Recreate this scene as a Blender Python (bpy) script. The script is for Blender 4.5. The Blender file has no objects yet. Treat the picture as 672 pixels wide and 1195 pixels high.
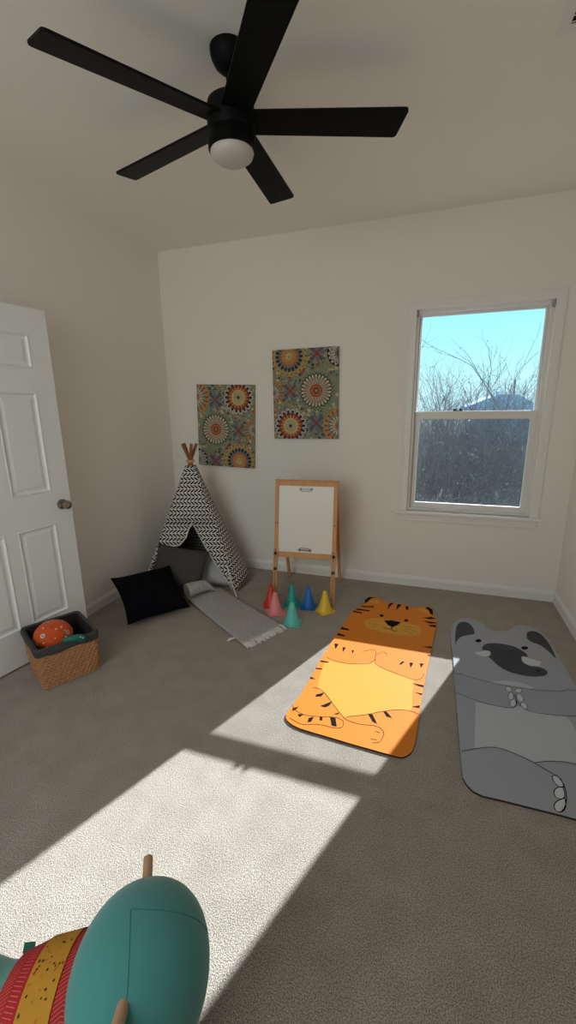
import bpy, bmesh, math, random
from mathutils import Vector, Matrix, noise
R = math.radians
C = bpy.context.scene.collection
scene = bpy.context.scene

# ------------------------------------------------------------------ camera
ROOM_L, ROOM_R, ROOM_B, ROOM_F, CEIL = -2.294, 0.948, 3.421, -0.75, 2.73
cam_d = bpy.data.cameras.new('camera')
cam = bpy.data.objects.new('camera', cam_d)
C.objects.link(cam)
scene.camera = cam
cam_d.sensor_fit = 'HORIZONTAL'
cam_d.sensor_width = 36.0
cam_d.lens = 493.75 / 672.0 * 36.0
cam_d.clip_start = 0.02
cam_d.clip_end = 300
def camera_matrix(yaw, pitch, roll, loc):
    cy, sy, cp, sp = math.cos(yaw), math.sin(yaw), math.cos(pitch), math.sin(pitch)
    F = Vector((sy * cp, cy * cp, sp))
    R0 = Vector((cy, -sy, 0))
    U0 = R0.cross(F)
    c, s = math.cos(roll), math.sin(roll)
    Rt = c * R0 + s * U0
    U = -s * R0 + c * U0
    m = Matrix((Rt, U, -F)).transposed().to_4x4()
    m.translation = loc
    return m
cam.matrix_world = camera_matrix(R(-18.796), R(-13.887), R(-0.786), Vector((0, 0, 1.451)))

# ------------------------------------------------------------------ sky, sun, lamps, exposure
SKY = 1.25
SUN = 15.2
FILL = 42.0
EXPOSURE = 0.0
world = bpy.data.worlds.new('sky')
scene.world = world
world.use_nodes = True
nt = world.node_tree
bg = nt.nodes['Background']
tc = nt.nodes.new('ShaderNodeTexCoord')
sx = nt.nodes.new('ShaderNodeSeparateXYZ')
rp = nt.nodes.new('ShaderNodeValToRGB')
nt.links.new(tc.outputs['Generated'], sx.inputs[0])
nt.links.new(sx.outputs['Z'], rp.inputs[0])
nt.links.new(rp.outputs[0], bg.inputs[0])
els = rp.color_ramp.elements
els[0].position = 0.0
els[0].color = (0.62, 0.93, 1.0, 1)
els[1].position = 0.6
els[1].color = (0.10, 0.42, 0.80, 1)
e = els.new(0.12); e.color = (0.42, 0.90, 1.0, 1)
e = els.new(0.25); e.color = (0.27, 0.80, 0.98, 1)
bg.inputs[1].default_value = SKY

sun_d = bpy.data.lights.new('sun', 'SUN')
sun_d.energy = SUN
sun_d.angle = R(0.5)
sun_d.color = (0.91, 0.965, 1.0)
sun = bpy.data.objects.new('sun', sun_d)
C.objects.link(sun)
sun.rotation_euler = Vector((-0.385, -1.0, -0.657)).to_track_quat('-Z', 'Y').to_euler()
sun.location = (4, 12, 8)

# added fill lamp, out of view behind the camera, brightens the room
fill_d = bpy.data.lights.new('added_rear_fill', 'AREA')
fill_d.shape = 'RECTANGLE'
fill_d.size, fill_d.size_y = 1.8, 1.9
fill_d.energy = FILL
fill_d.color = (1.0, 0.85, 0.72)
fill = bpy.data.objects.new('added_rear_fill', fill_d)
C.objects.link(fill)
fill.location = (-1.27, ROOM_F - 0.75, 2.15)
fill.rotation_euler = (R(60), 0, 0)

scene.view_settings.view_transform = 'Standard'
scene.view_settings.look = 'None'
scene.view_settings.gamma = 1.0
scene.view_settings.use_curve_mapping = False
scene.view_settings.exposure = EXPOSURE
scene.cycles.max_bounces = 14
scene.cycles.diffuse_bounces = 8
scene.cycles.transparent_max_bounces = 16
scene.cycles.use_denoising = True
scene.cycles.sample_clamp_indirect = 6.0

# ------------------------------------------------------------------ materials
def srgb(r, g, b):
    f = lambda c: c / 12.92 if c <= 0.04045 else ((c + 0.055) / 1.055) ** 2.4
    return (f(r / 255), f(g / 255), f(b / 255), 1)
MATS = {}
def mat(name, col, rough=0.6, metal=0.0, var=0.0, scale=20, bump=0.0, bscale=200, coat=0, sheen=0, spec=0.4, stretch=None, dist=0.002):
    m = bpy.data.materials.new(name)
    m.use_nodes = True
    n, l = m.node_tree.nodes, m.node_tree.links
    b = n['Principled BSDF']
    b.inputs['Base Color'].default_value = col
    b.inputs['Roughness'].default_value = rough
    b.inputs['Metallic'].default_value = metal
    b.inputs['Specular IOR Level'].default_value = spec
    if coat: b.inputs['Coat Weight'].default_value = coat
    if sheen:
        b.inputs['Sheen Weight'].default_value = sheen
        b.inputs['Sheen Roughness'].default_value = 0.5
    co = n.new('ShaderNodeTexCoord').outputs['Object']
    if stretch:
        mp = n.new('ShaderNodeMapping')
        mp.inputs['Scale'].default_value = stretch
        l.new(co, mp.inputs[0]); co = mp.outputs[0]
    if var:
        nz = n.new('ShaderNodeTexNoise')
        nz.inputs['Scale'].default_value = scale
        nz.inputs['Detail'].default_value = 4
        l.new(co, nz.inputs['Vector'])
        mx = n.new('ShaderNodeMix'); mx.data_type = 'RGBA'
        mx.inputs[6].default_value = tuple(c * (1 - var) for c in col[:3]) + (1,)
        mx.inputs[7].default_value = tuple(min(1, c * (1 + var)) for c in col[:3]) + (1,)
        l.new(nz.outputs['Fac'], mx.inputs[0])
        l.new(mx.outputs[2], b.inputs['Base Color'])
    if bump:
        nb = n.new('ShaderNodeTexNoise')
        nb.inputs['Scale'].default_value = bscale
        nb.inputs['Detail'].default_value = 3
        l.new(co, nb.inputs['Vector'])
        bp = n.new('ShaderNodeBump')
        bp.inputs['Strength'].default_value = bump
        bp.inputs['Distance'].default_value = dist
        l.new(nb.outputs['Fac'], bp.inputs['Height'])
        l.new(bp.outputs[0], b.inputs['Normal'])
    MATS[name] = m
    return m
WALL = mat('wall_paint', (0.86, 0.825, 0.775, 1), 0.9, bump=0.12, bscale=160, spec=0.2)
CEILM = mat('ceiling_paint', (0.92, 0.88, 0.82, 1), 0.95, bump=0.15, bscale=120, spec=0.1)
TRIM = mat('trim_paint', (0.84, 0.825, 0.80, 1), 0.45)
DOORM = mat('door_paint', (0.86, 0.86, 0.85, 1), 0.45)
VINYL = mat('window_vinyl', (0.80, 0.79, 0.76, 1), 0.4)
GREYM = mat('grey_plastic', (0.33, 0.33, 0.32, 1), 0.5)
BLACK = mat('matte_black', (0.003, 0.003, 0.003, 1), 0.55, spec=0.12)
FANB = mat('fan_blade_black', (0.003, 0.003, 0.003, 1), 0.5, var=0.3, scale=30, stretch=(1, 12, 1), spec=0.12)
DIFF = mat('frosted_diffuser', (0.60, 0.565, 0.525, 1), 0.5)
CHROME = mat('knob_metal', (0.32, 0.29, 0.26, 1), 0.22, metal=1.0)
WOOD = mat('pine_wood', srgb(205, 150, 98), 0.5, var=0.22, scale=9, stretch=(6, 6, 0.8))
POLE = mat('pole_wood', srgb(150, 96, 56), 0.6, var=0.3, scale=12, stretch=(5, 5, 0.8))
DOWEL = mat('dowel_wood', srgb(176, 140, 108), 0.55, var=0.25, scale=14, stretch=(6, 0.8, 6))
BOARD = mat('whiteboard', (0.80, 0.765, 0.715, 1), 0.3)
SCREW = mat('dark_bolt', (0.02, 0.018, 0.016, 1), 0.4)
CLIP = mat('clip_steel', (0.20, 0.19, 0.18, 1), 0.35, metal=0.8)

def carpet_material():
    m = mat('carpet', (0.33, 0.29, 0.25, 1), 0.95, spec=0.05)
    n, l = m.node_tree.nodes, m.node_tree.links
    b = n['Principled BSDF']
    co = n.new('ShaderNodeTexCoord').outputs['Object']
    a = n.new('ShaderNodeTexNoise'); a.inputs['Scale'].default_value = 270; a.inputs['Detail'].default_value = 3
    c = n.new('ShaderNodeTexNoise'); c.inputs['Scale'].default_value = 9; c.inputs['Detail'].default_value = 5
    v = n.new('ShaderNodeTexVoronoi'); v.inputs['Scale'].default_value = 280
    for t in (a, c, v): l.new(co, t.inputs['Vector'])
    r = n.new('ShaderNodeValToRGB')
    r.color_ramp.elements[0].position = 0.36; r.color_ramp.elements[0].color = (0.190, 0.158, 0.125, 1)
    r.color_ramp.elements[1].position = 0.64; r.color_ramp.elements[1].color = (0.52, 0.465, 0.405, 1)
    l.new(a.outputs['Fac'], r.inputs[0])
    r2 = n.new('ShaderNodeValToRGB')
    r2.color_ramp.elements[0].position = 0.35; r2.color_ramp.elements[0].color = (0.88, 0.865, 0.85, 1)
    r2.color_ramp.elements[1].position = 0.65; r2.color_ramp.elements[1].color = (1.0, 1.0, 1.0, 1)
    l.new(c.outputs['Fac'], r2.inputs[0])
    mx = n.new('ShaderNodeMix'); mx.data_type = 'RGBA'; mx.blend_type = 'MULTIPLY'; mx.inputs[0].default_value = 1
    l.new(r.outputs[0], mx.inputs[6]); l.new(r2.outputs[0], mx.inputs[7])
    l.new(mx.outputs[2], b.inputs['Base Color'])
    ad = n.new('ShaderNodeMath'); ad.operation = 'ADD'
    l.new(a.outputs['Fac'], ad.inputs[0]); l.new(v.outputs['Distance'], ad.inputs[1])
    bp = n.new('ShaderNodeBump'); bp.inputs['Strength'].default_value = 0.7; bp.inputs['Distance'].default_value = 0.0017
    l.new(ad.outputs[0], bp.inputs['Height']); l.new(bp.outputs[0], b.inputs['Normal'])
    b.inputs['Sheen Weight'].default_value = 0.15
    return m
CARPET = carpet_material()

def glass_material():
    m = bpy.data.materials.new('window_glass'); m.use_nodes = True
    n, l = m.node_tree.nodes, m.node_tree.links
    n.remove(n['Principled BSDF'])
    t = n.new('ShaderNodeBsdfTransparent'); t.inputs[0].default_value = (0.97, 0.985, 0.99, 1)
    g = n.new('ShaderNodeBsdfGlossy'); g.inputs['Roughness'].default_value = 0.02
    f = n.new('ShaderNodeFresnel'); f.inputs[0].default_value = 1.45
    mx = n.new('ShaderNodeMixShader')
    l.new(f.outputs[0], mx.inputs[0]); l.new(t.outputs[0], mx.inputs[1]); l.new(g.outputs[0], mx.inputs[2])
    l.new(mx.outputs[0], n['Material Output'].inputs[0])
    return m
GLASS = glass_material()
def screen_material():
    m = bpy.data.materials.new('insect_screen'); m.use_nodes = True
    n, l = m.node_tree.nodes, m.node_tree.links
    n.remove(n['Principled BSDF'])
    t = n.new('ShaderNodeBsdfTransparent')
    d = n.new('ShaderNodeBsdfDiffuse'); d.inputs[0].default_value = (0.10, 0.10, 0.11, 1)
    mx = n.new('ShaderNodeMixShader'); mx.inputs[0].default_value = 0.18
    l.new(t.outputs[0], mx.inputs[1]); l.new(d.outputs[0], mx.inputs[2])
    l.new(mx.outputs[0], n['Material Output'].inputs[0])
    return m
SCREEN = screen_material()

def herringbone_material(name, light, dark):
    """rows of slanted dashes that change direction from row to row, laid out in the fabric's own UV metres"""
    m = mat(name, light, 0.9, spec=0.1)
    n, l = m.node_tree.nodes, m.node_tree.links
    b = n['Principled BSDF']
    uv = n.new('ShaderNodeTexCoord').outputs['UV']
    s = n.new('ShaderNodeSeparateXYZ'); l.new(uv, s.inputs[0])
    def M(op, a, c=None, d=None):
        k = n.new('ShaderNodeMath'); k.operation = op
        for i, x in enumerate((a, c, d)):
            if x is None: continue
            if isinstance(x, (int, float)): k.inputs[i].default_value = x
            else: l.new(x, k.inputs[i])
        return k.outputs[0]
    h, w = 0.033, 0.030
    v = M('DIVIDE', s.outputs[1], h)
    fv = M('FRACT', v)
    tri = M('PINGPONG', v, 1.0)
    u = M('DIVIDE', s.outputs[0], w)
    t = M('FRACT', M('ADD', u, M('MULTIPLY', tri, 1.25)))
    dash = M('LESS_THAN', t, 0.65)
    gap = M('LESS_THAN', M('ABSOLUTE', M('SUBTRACT', fv, 0.5)), 0.41)
    k = M('MULTIPLY', dash, gap)
    mx = n.new('ShaderNodeMix'); mx.data_type = 'RGBA'
    mx.inputs[6].default_value = light; mx.inputs[7].default_value = dark
    l.new(k, mx.inputs[0]); l.new(mx.outputs[2], b.inputs['Base Color'])
    return m
HERR = herringbone_material('herringbone_cotton', (0.74, 0.72, 0.69, 1), (0.012, 0.012, 0.013, 1))
PIPING = mat('white_cotton_cord', (0.72, 0.69, 0.64, 1), 0.9)
P_BLACK = mat('black_cushion_fabric', (0.0025, 0.0025, 0.005, 1), 0.9, spec=0.1, bump=0.15, bscale=300)
P_DARK = mat('charcoal_cushion_fabric', (0.062, 0.057, 0.053, 1), 0.95, bump=0.3, bscale=350, var=0.12, scale=300)
P_LIGHT = mat('light_grey_cushion_fabric', (0.52, 0.51, 0.52, 1), 0.95, bump=0.3, bscale=350)
def weave_material(name, a_, b_, sc):
    m = mat(name, a_, 0.95, spec=0.05)
    n, l = m.node_tree.nodes, m.node_tree.links
    b = n['Principled BSDF']
    co = n.new('ShaderNodeTexCoord').outputs['Object']
    k = n.new('ShaderNodeTexNoise'); k.inputs['Scale'].default_value = sc; k.inputs['Detail'].default_value = 2
    l.new(co, k.inputs['Vector'])
    r = n.new('ShaderNodeValToRGB')
    r.color_ramp.elements[0].position = 0.38; r.color_ramp.elements[0].color = a_
    r.color_ramp.elements[1].position = 0.62; r.color_ramp.elements[1].color = b_
    l.new(k.outputs['Fac'], r.inputs[0]); l.new(r.outputs[0], b.inputs['Base Color'])
    bp = n.new('ShaderNodeBump'); bp.inputs['Strength'].default_value = 0.5; bp.inputs['Distance'].default_value = 0.002
    l.new(k.outputs['Fac'], bp.inputs['Height']); l.new(bp.outputs[0], b.inputs['Normal'])
    return m
BLANKET = weave_material('grey_woven_throw', (0.25, 0.243, 0.236, 1), (0.56, 0.545, 0.53, 1), 230)
FRINGE = mat('fringe_yarn', (0.74, 0.715, 0.68, 1), 0.95)
WICKER = mat('wicker_straw', srgb(184, 134, 90), 0.65, var=0.55, scale=75, spec=0.3)
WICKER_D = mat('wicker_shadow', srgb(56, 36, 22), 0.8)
LINER = mat('basket_liner_fabric', (0.055, 0.055, 0.05, 1), 0.9, bump=0.25, bscale=300)
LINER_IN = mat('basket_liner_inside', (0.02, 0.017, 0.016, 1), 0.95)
ORANGE = mat('orange_ball_fabric', srgb(214, 84, 30), 0.75, sheen=0.1)
WHITE = mat('white_print', (0.75, 0.72, 0.66, 1), 0.7)
DARKRED = mat('dark_red_print', srgb(150, 40, 25), 0.7)
TEALTOY = mat('teal_rubber_toy', srgb(24, 112, 104), 0.45)
# mats
mat('tiger_orange', srgb(226, 132, 40), 0.65, spec=0.2)
mat('mat_tan', srgb(236, 160, 62), 0.65, spec=0.2)
mat('mat_ochre', srgb(222, 160, 62), 0.65, spec=0.2)
mat('mat_black', (0.010, 0.008, 0.010, 1), 0.8, spec=0.08)
mat('mat_line', srgb(82, 50, 30), 0.7, spec=0.15)
mat('elephant_grey', (0.36, 0.365, 0.41, 1), 0.65, spec=0.2)
mat('elephant_arm', (0.335, 0.35, 0.40, 1), 0.65, spec=0.2)
mat('elephant_belly', (0.49, 0.51, 0.55, 1), 0.65, spec=0.2)
mat('elephant_dark', (0.060, 0.060, 0.070, 1), 0.65, spec=0.2)
mat('elephant_pale', (0.60, 0.61, 0.64, 1), 0.65, spec=0.2)
# plush
PLUSH = mat('teal_velour', srgb(66, 138, 134), 0.85, sheen=0.35, var=0.12, scale=5, bump=0.08, bscale=400)
PLUSH_P = mat('pale_teal_velour', srgb(98, 172, 164), 0.85, sheen=0.35, var=0.10, scale=5, bump=0.08, bscale=400)
SEAM = mat('teal_seam', srgb(54, 118, 116), 0.9)
SAD_R = mat('saddle_red', srgb(184, 38, 42), 0.85, bump=0.2, bscale=300)
SAD_P = mat('saddle_pink_stitch', srgb(214, 112, 104), 0.85)
SAD_Y = mat('saddle_mustard', srgb(204, 148, 48), 0.85, bump=0.2, bscale=300)
SAD_D = mat('saddle_dark_fleck', srgb(44, 34, 40), 0.85)
SAD_O = mat('saddle_orange_fleck', srgb(206, 116, 40), 0.85)
NAVY = mat('rocker_navy', srgb(16, 26, 52), 0.6)
GREENTAG = mat('tag_green', srgb(30, 104, 84), 0.8)

# ------------------------------------------------------------------ mesh helpers
class MB:
    def __init__(s): s.v = []; s.f = []; s.mi = []; s.uv = None
    def add(s, vs, fs, mi=0):
        o = len(s.v); s.v += [tuple(p) for p in vs]
        s.f += [tuple(i + o for i in q) for q in fs]; s.mi += [mi] * len(fs)
    def box(s, lo, hi, mi=0, M=None):
        x0, y0, z0 = lo; x1, y1, z1 = hi
        vs = [Vector(p) for p in ((x0,y0,z0),(x1,y0,z0),(x1,y1,z0),(x0,y1,z0),(x0,y0,z1),(x1,y0,z1),(x1,y1,z1),(x0,y1,z1))]
        if M is not None: vs = [M @ p for p in vs]
        s.add(vs, [(0,3,2,1),(4,5,6,7),(0,1,5,4),(1,2,6,5),(2,3,7,6),(3,0,4,7)], mi)
    def tube(s, pts, rad, n=8, mi=0, cap=True, closed=False):
        pts = [Vector(p) for p in pts]; k = len(pts)
        if not hasattr(rad, '__len__'): rad = [rad] * k
        rings = []; up = None
        for i, p in enumerate(pts):
            if closed: d = pts[(i + 1) % k] - pts[i - 1]
            else: d = pts[min(i + 1, k - 1)] - pts[max(i - 1, 0)]
            if d.length < 1e-9: d = Vector((0, 0, 1))
            d.normalize()
            if up is None:
                up = Vector((0, 0, 1)) if abs(d.z) < 0.9 else Vector((1, 0, 0))
            a = (up - d * up.dot(d)); a.normalize(); up = a; b = d.cross(a)
            rings.append([p + rad[i] * (math.cos(2*math.pi*j/n) * a + math.sin(2*math.pi*j/n) * b) for j in range(n)])
        vs = [q for r in rings for q in r]; fs = []
        for i in range(k if closed else k - 1):
            i2 = (i + 1) % k
            for j in range(n):
                fs.append((i*n+j, i*n+(j+1)%n, i2*n+(j+1)%n, i2*n+j))
        if cap and not closed:
            fs.append(tuple(reversed(range(n)))); fs.append(tuple((k-1)*n + j for j in range(n)))
        s.add(vs, fs, mi)
    def lathe(s, prof, n=32, mi=0, M=None, cap=True):
        vs = []; fs = []; k = len(prof)
        for r, z in prof:
            for j in range(n):
                p = Vector((r*math.cos(2*math.pi*j/n), r*math.sin(2*math.pi*j/n), z))
                vs.append(M @ p if M is not None else p)
        for i in range(k - 1):
            for j in range(n):
                fs.append((i*n+j, i*n+(j+1)%n, (i+1)*n+(j+1)%n, (i+1)*n+j))
        if cap:
            if prof[0][0] > 1e-6: fs.append(tuple(reversed(range(n))))
            if prof[-1][0] > 1e-6: fs.append(tuple((k-1)*n + j for j in range(n)))
        s.add(vs, fs, mi)
    def prism(s, poly, z0, z1, mi=0, M=None, top_mi=None):
        """extruded outline, counter-clockwise or not"""
        a = sum(poly[i][0]*poly[(i+1)%len(poly)][1] - poly[(i+1)%len(poly)][0]*poly[i][1] for i in range(len(poly)))
        if a < 0: poly = list(reversed(poly))
        k = len(poly)
        vs = [Vector((x, y, z0)) for x, y in poly] + [Vector((x, y, z1)) for x, y in poly]
        if M is not None: vs = [M @ p for p in vs]
        s.add(vs, [tuple(reversed(range(k)))] + [(i, (i+1)%k, k+(i+1)%k, k+i) for i in range(k)], mi)
        s.add(vs[k:], [tuple(range(k))], mi if top_mi is None else top_mi)
    def flat(s, poly, z, mi=0, M=None):
        a = sum(poly[i][0]*poly[(i+1)%len(poly)][1] - poly[(i+1)%len(poly)][0]*poly[i][1] for i in range(len(poly)))
        if a < 0: poly = list(reversed(poly))
        vs = [Vector((x, y, z)) for x, y in poly]
        if M is not None: vs = [M @ p for p in vs]
        s.add(vs, [tuple(range(len(poly)))], mi)
    def ribbon(s, pts, w, z, mi=0, M=None):
        k = len(pts); L = []; Rr = []
        for i in range(k):
            a = pts[max(i-1, 0)]; b = pts[min(i+1, k-1)]
            dx, dy = b[0]-a[0], b[1]-a[1]; d = math.hypot(dx, dy) or 1
            nx, ny = -dy/d*w/2, dx/d*w/2
            L.append(Vector((pts[i][0]+nx, pts[i][1]+ny, z))); Rr.append(Vector((pts[i][0]-nx, pts[i][1]-ny, z)))
        vs = L + Rr
        if M is not None: vs = [M @ p for p in vs]
        s.add(vs, [(k+i, k+i+1, i+1, i) for i in range(k-1)], mi)
    def grid(s, fn, nu, nv, mi=0, flip=False):
        vs = [fn(i/nu, j/nv) for j in range(nv+1) for i in range(nu+1)]
        fs = []
        for j in range(nv):
            for i in range(nu):
                q = (j*(nu+1)+i, j*(nu+1)+i+1, (j+1)*(nu+1)+i+1, (j+1)*(nu+1)+i)
                fs.append(tuple(reversed(q)) if flip else q)
        s.add(vs, fs, mi)
    def build(s, name, mats, parent=None, smooth=None, bevel=0, weld=False, subsurf=0, solid=0, segs=2):
        me = bpy.data.meshes.new(name)
        me.from_pydata([tuple(p) for p in s.v], [], s.f)
        if not isinstance(mats, (list, tuple)): mats = [mats]
        for m in mats: me.materials.append(m)
        me.polygons.foreach_set('material_index', s.mi)
        if weld:
            bm = bmesh.new(); bm.from_mesh(me)
            bmesh.ops.remove_doubles(bm, verts=bm.verts, dist=1e-5)
            bmesh.ops.recalc_face_normals(bm, faces=bm.faces)
            bm.to_mesh(me); bm.free()
        me.update()
        o = bpy.data.objects.new(name, me)
        C.objects.link(o)
        if parent is not None: o.parent = parent
        if bevel:
            b = o.modifiers.new('bevel', 'BEVEL'); b.width = bevel; b.segments = segs; b.limit_method = 'ANGLE'; b.angle_limit = R(40)
        if solid:
            k = o.modifiers.new('solid', 'SOLIDIFY'); k.thickness = solid; k.offset = 0
        if subsurf:
            k = o.modifiers.new('sub', 'SUBSURF'); k.levels = subsurf; k.render_levels = subsurf
        if smooth is not None:
            me.polygons.foreach_set('use_smooth', [True] * len(me.polygons))
            if smooth < 180: me.set_sharp_from_angle(angle=R(smooth))
        return o
def tag(o, label=None, cat=None, group=None, kind=None):
    if label: o['label'] = label
    if cat: o['category'] = cat
    if group: o['group'] = group
    if kind: o['kind'] = kind
    return o
def thing(name, label, cat, loc=(0, 0, 0), rotz=0.0, group=None):
    o = bpy.data.objects.new(name, None); C.objects.link(o)
    o.empty_display_size = 0.05
    o.location = loc; o.rotation_euler = (0, 0, rotz)
    return tag(o, label, cat, group)
def dup(root, loc, rotz, label=None, group=None):
    r = root.copy(); C.objects.link(r); r.location = loc; r.rotation_euler = (0, 0, rotz)
    if label: r['label'] = label
    if group: r['group'] = group
    for ch in list(root.children):
        c = ch.copy(); C.objects.link(c); c.parent = r
        for g in list(ch.children):
            d = g.copy(); C.objects.link(d); d.parent = c
    return r
def frame(o, x, y, z):
    m = Matrix((Vector(x), Vector(y), Vector(z))).transposed().to_4x4(); m.translation = Vector(o); return m
def T(x, y, z): return Matrix.Translation((x, y, z))
def RX(a): return Matrix.Rotation(a, 4, 'X')
def RY(a): return Matrix.Rotation(a, 4, 'Y')
def RZ(a): return Matrix.Rotation(a, 4, 'Z')

# ------------------------------------------------------------------ room shell
OX0, OX1, OZ0, OZ1 = -0.163, 0.708, 0.640, 2.116       # window opening in the back wall
WT = 0.16
def struct(name, mb, m, **k):
    return tag(mb.build(name, m, **k), kind='structure')
b = MB(); b.box((ROOM_L - 1.1, ROOM_F - 0.1, -0.1), (ROOM_R + 0.2, ROOM_B + WT, 0)); struct('floor', b, CARPET)
b = MB(); b.box((ROOM_L - 1.1, ROOM_F - 0.1, CEIL), (ROOM_R + 0.2, ROOM_B + WT, CEIL + 0.1)); struct('ceiling', b, CEILM)
b = MB()
b.box((ROOM_L - 0.12, ROOM_B, 0), (OX0, ROOM_B + WT, CEIL))
b.box((OX1, ROOM_B, 0), (ROOM_R + 0.12, ROOM_B + WT, CEIL))
b.box((OX0, ROOM_B, 0), (OX1, ROOM_B + WT, OZ0))
b.box((OX0, ROOM_B, OZ1), (OX1, ROOM_B + WT, CEIL))
struct('wall_back', b, WALL)
DY0, DY1, DZ = 0.42, 1.235, 2.06                        # doorway in the left wall, beside the camera
b = MB()
b.box((ROOM_L - 0.12, ROOM_F, 0), (ROOM_L, DY0, CEIL))
b.box((ROOM_L - 0.12, DY1, 0), (ROOM_L, ROOM_B, CEIL))
b.box((ROOM_L - 0.12, DY0, DZ), (ROOM_L, DY1, CEIL))
struct('wall_left', b, WALL)
b = MB()
b.box((ROOM_L - 1.1, DY0 - 0.4, 0), (ROOM_L - 1.0, DY1 + 0.4, CEIL))
b.box((ROOM_L - 1.0, DY0 - 0.4, 0), (ROOM_L - 0.12, DY0 - 0.3, CEIL))
b.box((ROOM_L - 1.0, DY1 + 0.3, 0), (ROOM_L - 0.12, DY1 + 0.4, CEIL))
struct('wall_hall', b, WALL)
b = MB(); b.box((ROOM_R, ROOM_F, 0), (ROOM_R + 0.12, ROOM_B, CEIL)); struct('wall_right', b, WALL)
RX0, RX1, RZ0, RZ1 = -2.15, -0.38, 0.4, 2.45              # unseen opening, added to let the fill lamp shine in
b = MB()
b.box((ROOM_L, ROOM_F - 0.1, 0), (RX0, ROOM_F, CEIL)); b.box((RX1, ROOM_F - 0.1, 0), (ROOM_R + 0.12, ROOM_F, CEIL))
b.box((RX0, ROOM_F - 0.1, 0), (RX1, ROOM_F, RZ0)); b.box((RX0, ROOM_F - 0.1, RZ1), (RX1, ROOM_F, CEIL))
struct('wall_front', b, WALL)

def skirting(name, p0, p1, nrm):
    """moulded skirting board run from p0 to p1"""
    p0, p1, nrm = Vector(p0), Vector(p1), Vector(nrm)
    prof = [(0, 0), (0.013, 0), (0.013, 0.060), (0.010, 0.070), (0.006, 0.076), (0.004, 0.083), (0, 0.085)]
    b = MB(); k = len(prof)
    vs = [p + nrm * d + Vector((0, 0, z)) for p in (p0, p1) for d, z in prof]
    b.add(vs, [(i, (i+1) % k, k + (i+1) % k, k + i) for i in range(k)] + [tuple(range(k)), tuple(reversed(range(k, 2*k)))])
    return struct(name, b, TRIM, weld=True)
skirting('baseboard_back', (ROOM_L, ROOM_B, 0), (ROOM_R, ROOM_B, 0), (0, -1, 0))
skirting('baseboard_left', (ROOM_L, DY1 + 0.075, 0), (ROOM_L, ROOM_B - 0.013, 0), (1, 0, 0))
skirting('baseboard_right', (ROOM_R, ROOM_F, 0), (ROOM_R, ROOM_B - 0.013, 0), (-1, 0, 0))
b = MB()
b.box((ROOM_L, DY0 - 0.065, 0), (ROOM_L + 0.014, DY0, DZ + 0.065)); b.box((ROOM_L, DY1, 0), (ROOM_L + 0.014, DY1 + 0.065, DZ + 0.065))
b.box((ROOM_L, DY0, DZ), (ROOM_L + 0.014, DY1, DZ + 0.065))
struct('trim_2', b, TRIM, bevel=0.004)

# ------------------------------------------------------------------ the window
win = bpy.data.objects.new('window_1', None); C.objects.link(win); win.location = (0.27, ROOM_B, OZ0); win['kind'] = 'structure'
WI = T(-0.27, -ROOM_B, -OZ0)
def wpart(name, mb, m, **k):
    mb.v = [tuple(WI @ Vector(p)) for p in mb.v]
    return mb.build(name, m, win, **k)
CX0, CX1, CZ1 = -0.221, 0.769, 2.186
def case_strip(b, lo, hi):
    b.box(lo, hi)
y = ROOM_B
b = MB()
b.box((CX0, y - 0.016, OZ0), (OX0, y, CZ1)); b.box((OX1, y - 0.016, OZ0), (CX1, y, CZ1)); b.box((OX0, y - 0.016, OZ1), (OX1, y, CZ1))
b.box((CX0 + 0.004, y - 0.020, OZ0), (CX0 + 0.018, y - 0.016, CZ1 - 0.004)); b.box((CX1 - 0.018, y - 0.020, OZ0), (CX1 - 0.004, y - 0.016, CZ1 - 0.004))
b.box((CX0 + 0.018, y - 0.020, CZ1 - 0.018), (CX1 - 0.018, y - 0.016, CZ1 - 0.004))
wpart('window_casing', b, TRIM, bevel=0.003)
b = MB(); b.box((-0.262, y - 0.045, OZ0 - 0.024), (0.800, y + 0.02, OZ0)); wpart('window_sill', b, TRIM, bevel=0.006)
b = MB(); b.box((-0.205, y - 0.014, OZ0 - 0.080), (0.760, y, OZ0 - 0.024)); b.box((-0.205, y - 0.018, OZ0 - 0.080), (0.760, y - 0.014, OZ0 - 0.068)); wpart('window_apron', b, TRIM, bevel=0.003)
# vinyl frame set into the opening
b = MB()
f0, f1, fw = y + 0.016, y + 0.135, 0.020
b.box((OX0, f0, OZ0), (OX0 + fw, f1, OZ1)); b.box((OX1 - fw, f0, OZ0), (OX1, f1, OZ1))
b.box((OX0 + fw, f0, OZ1 - fw), (OX1 - fw, f1, OZ1)); b.box((OX0 + fw, f0, OZ0), (OX1 - fw, f1, OZ0 + fw))
b.box((OX0 + fw, f0 + 0.012, OZ0 + fw), (OX0 + fw + 0.006, f0 + 0.020, OZ1 - fw)); b.box((OX1 - fw - 0.006, f0 + 0.012, OZ0 + fw), (OX1 - fw, f0 + 0.020, OZ1 - fw))
wpart('window_frame', b, VINYL, bevel=0.002)
def sash(name, x0, x1, z0, z1, y0, y1, st, rb, rt):
    b = MB()
    b.box((x0, y0, z0), (x0 + st, y1, z1)); b.box((x1 - st, y0, z0), (x1, y1, z1))
    b.box((x0 + st, y0, z0), (x1 - st, y1, z0 + rb)); b.box((x0 + st, y0, z1 - rt), (x1 - st, y1, z1))
    o = wpart(name, b, VINYL, bevel=0.003)
    g = MB(); ym = (y0 + y1) / 2
    g.box((x0 + st - 0.004, ym - 0.002, z0 + rb - 0.004), (x1 - st + 0.004, ym + 0.002, z1 - rt + 0.004))
    g.v = [tuple(WI @ Vector(p)) for p in g.v]
    g.build('pane', GLASS, o)
    return o
XL, XR = OX0 + fw, OX1 - fw
low = sash('lower_sash', XL + 0.002, XR - 0.002, OZ0 + fw, 1.408, y + 0.034, y + 0.062, 0.036, 0.044, 0.058)
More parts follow.
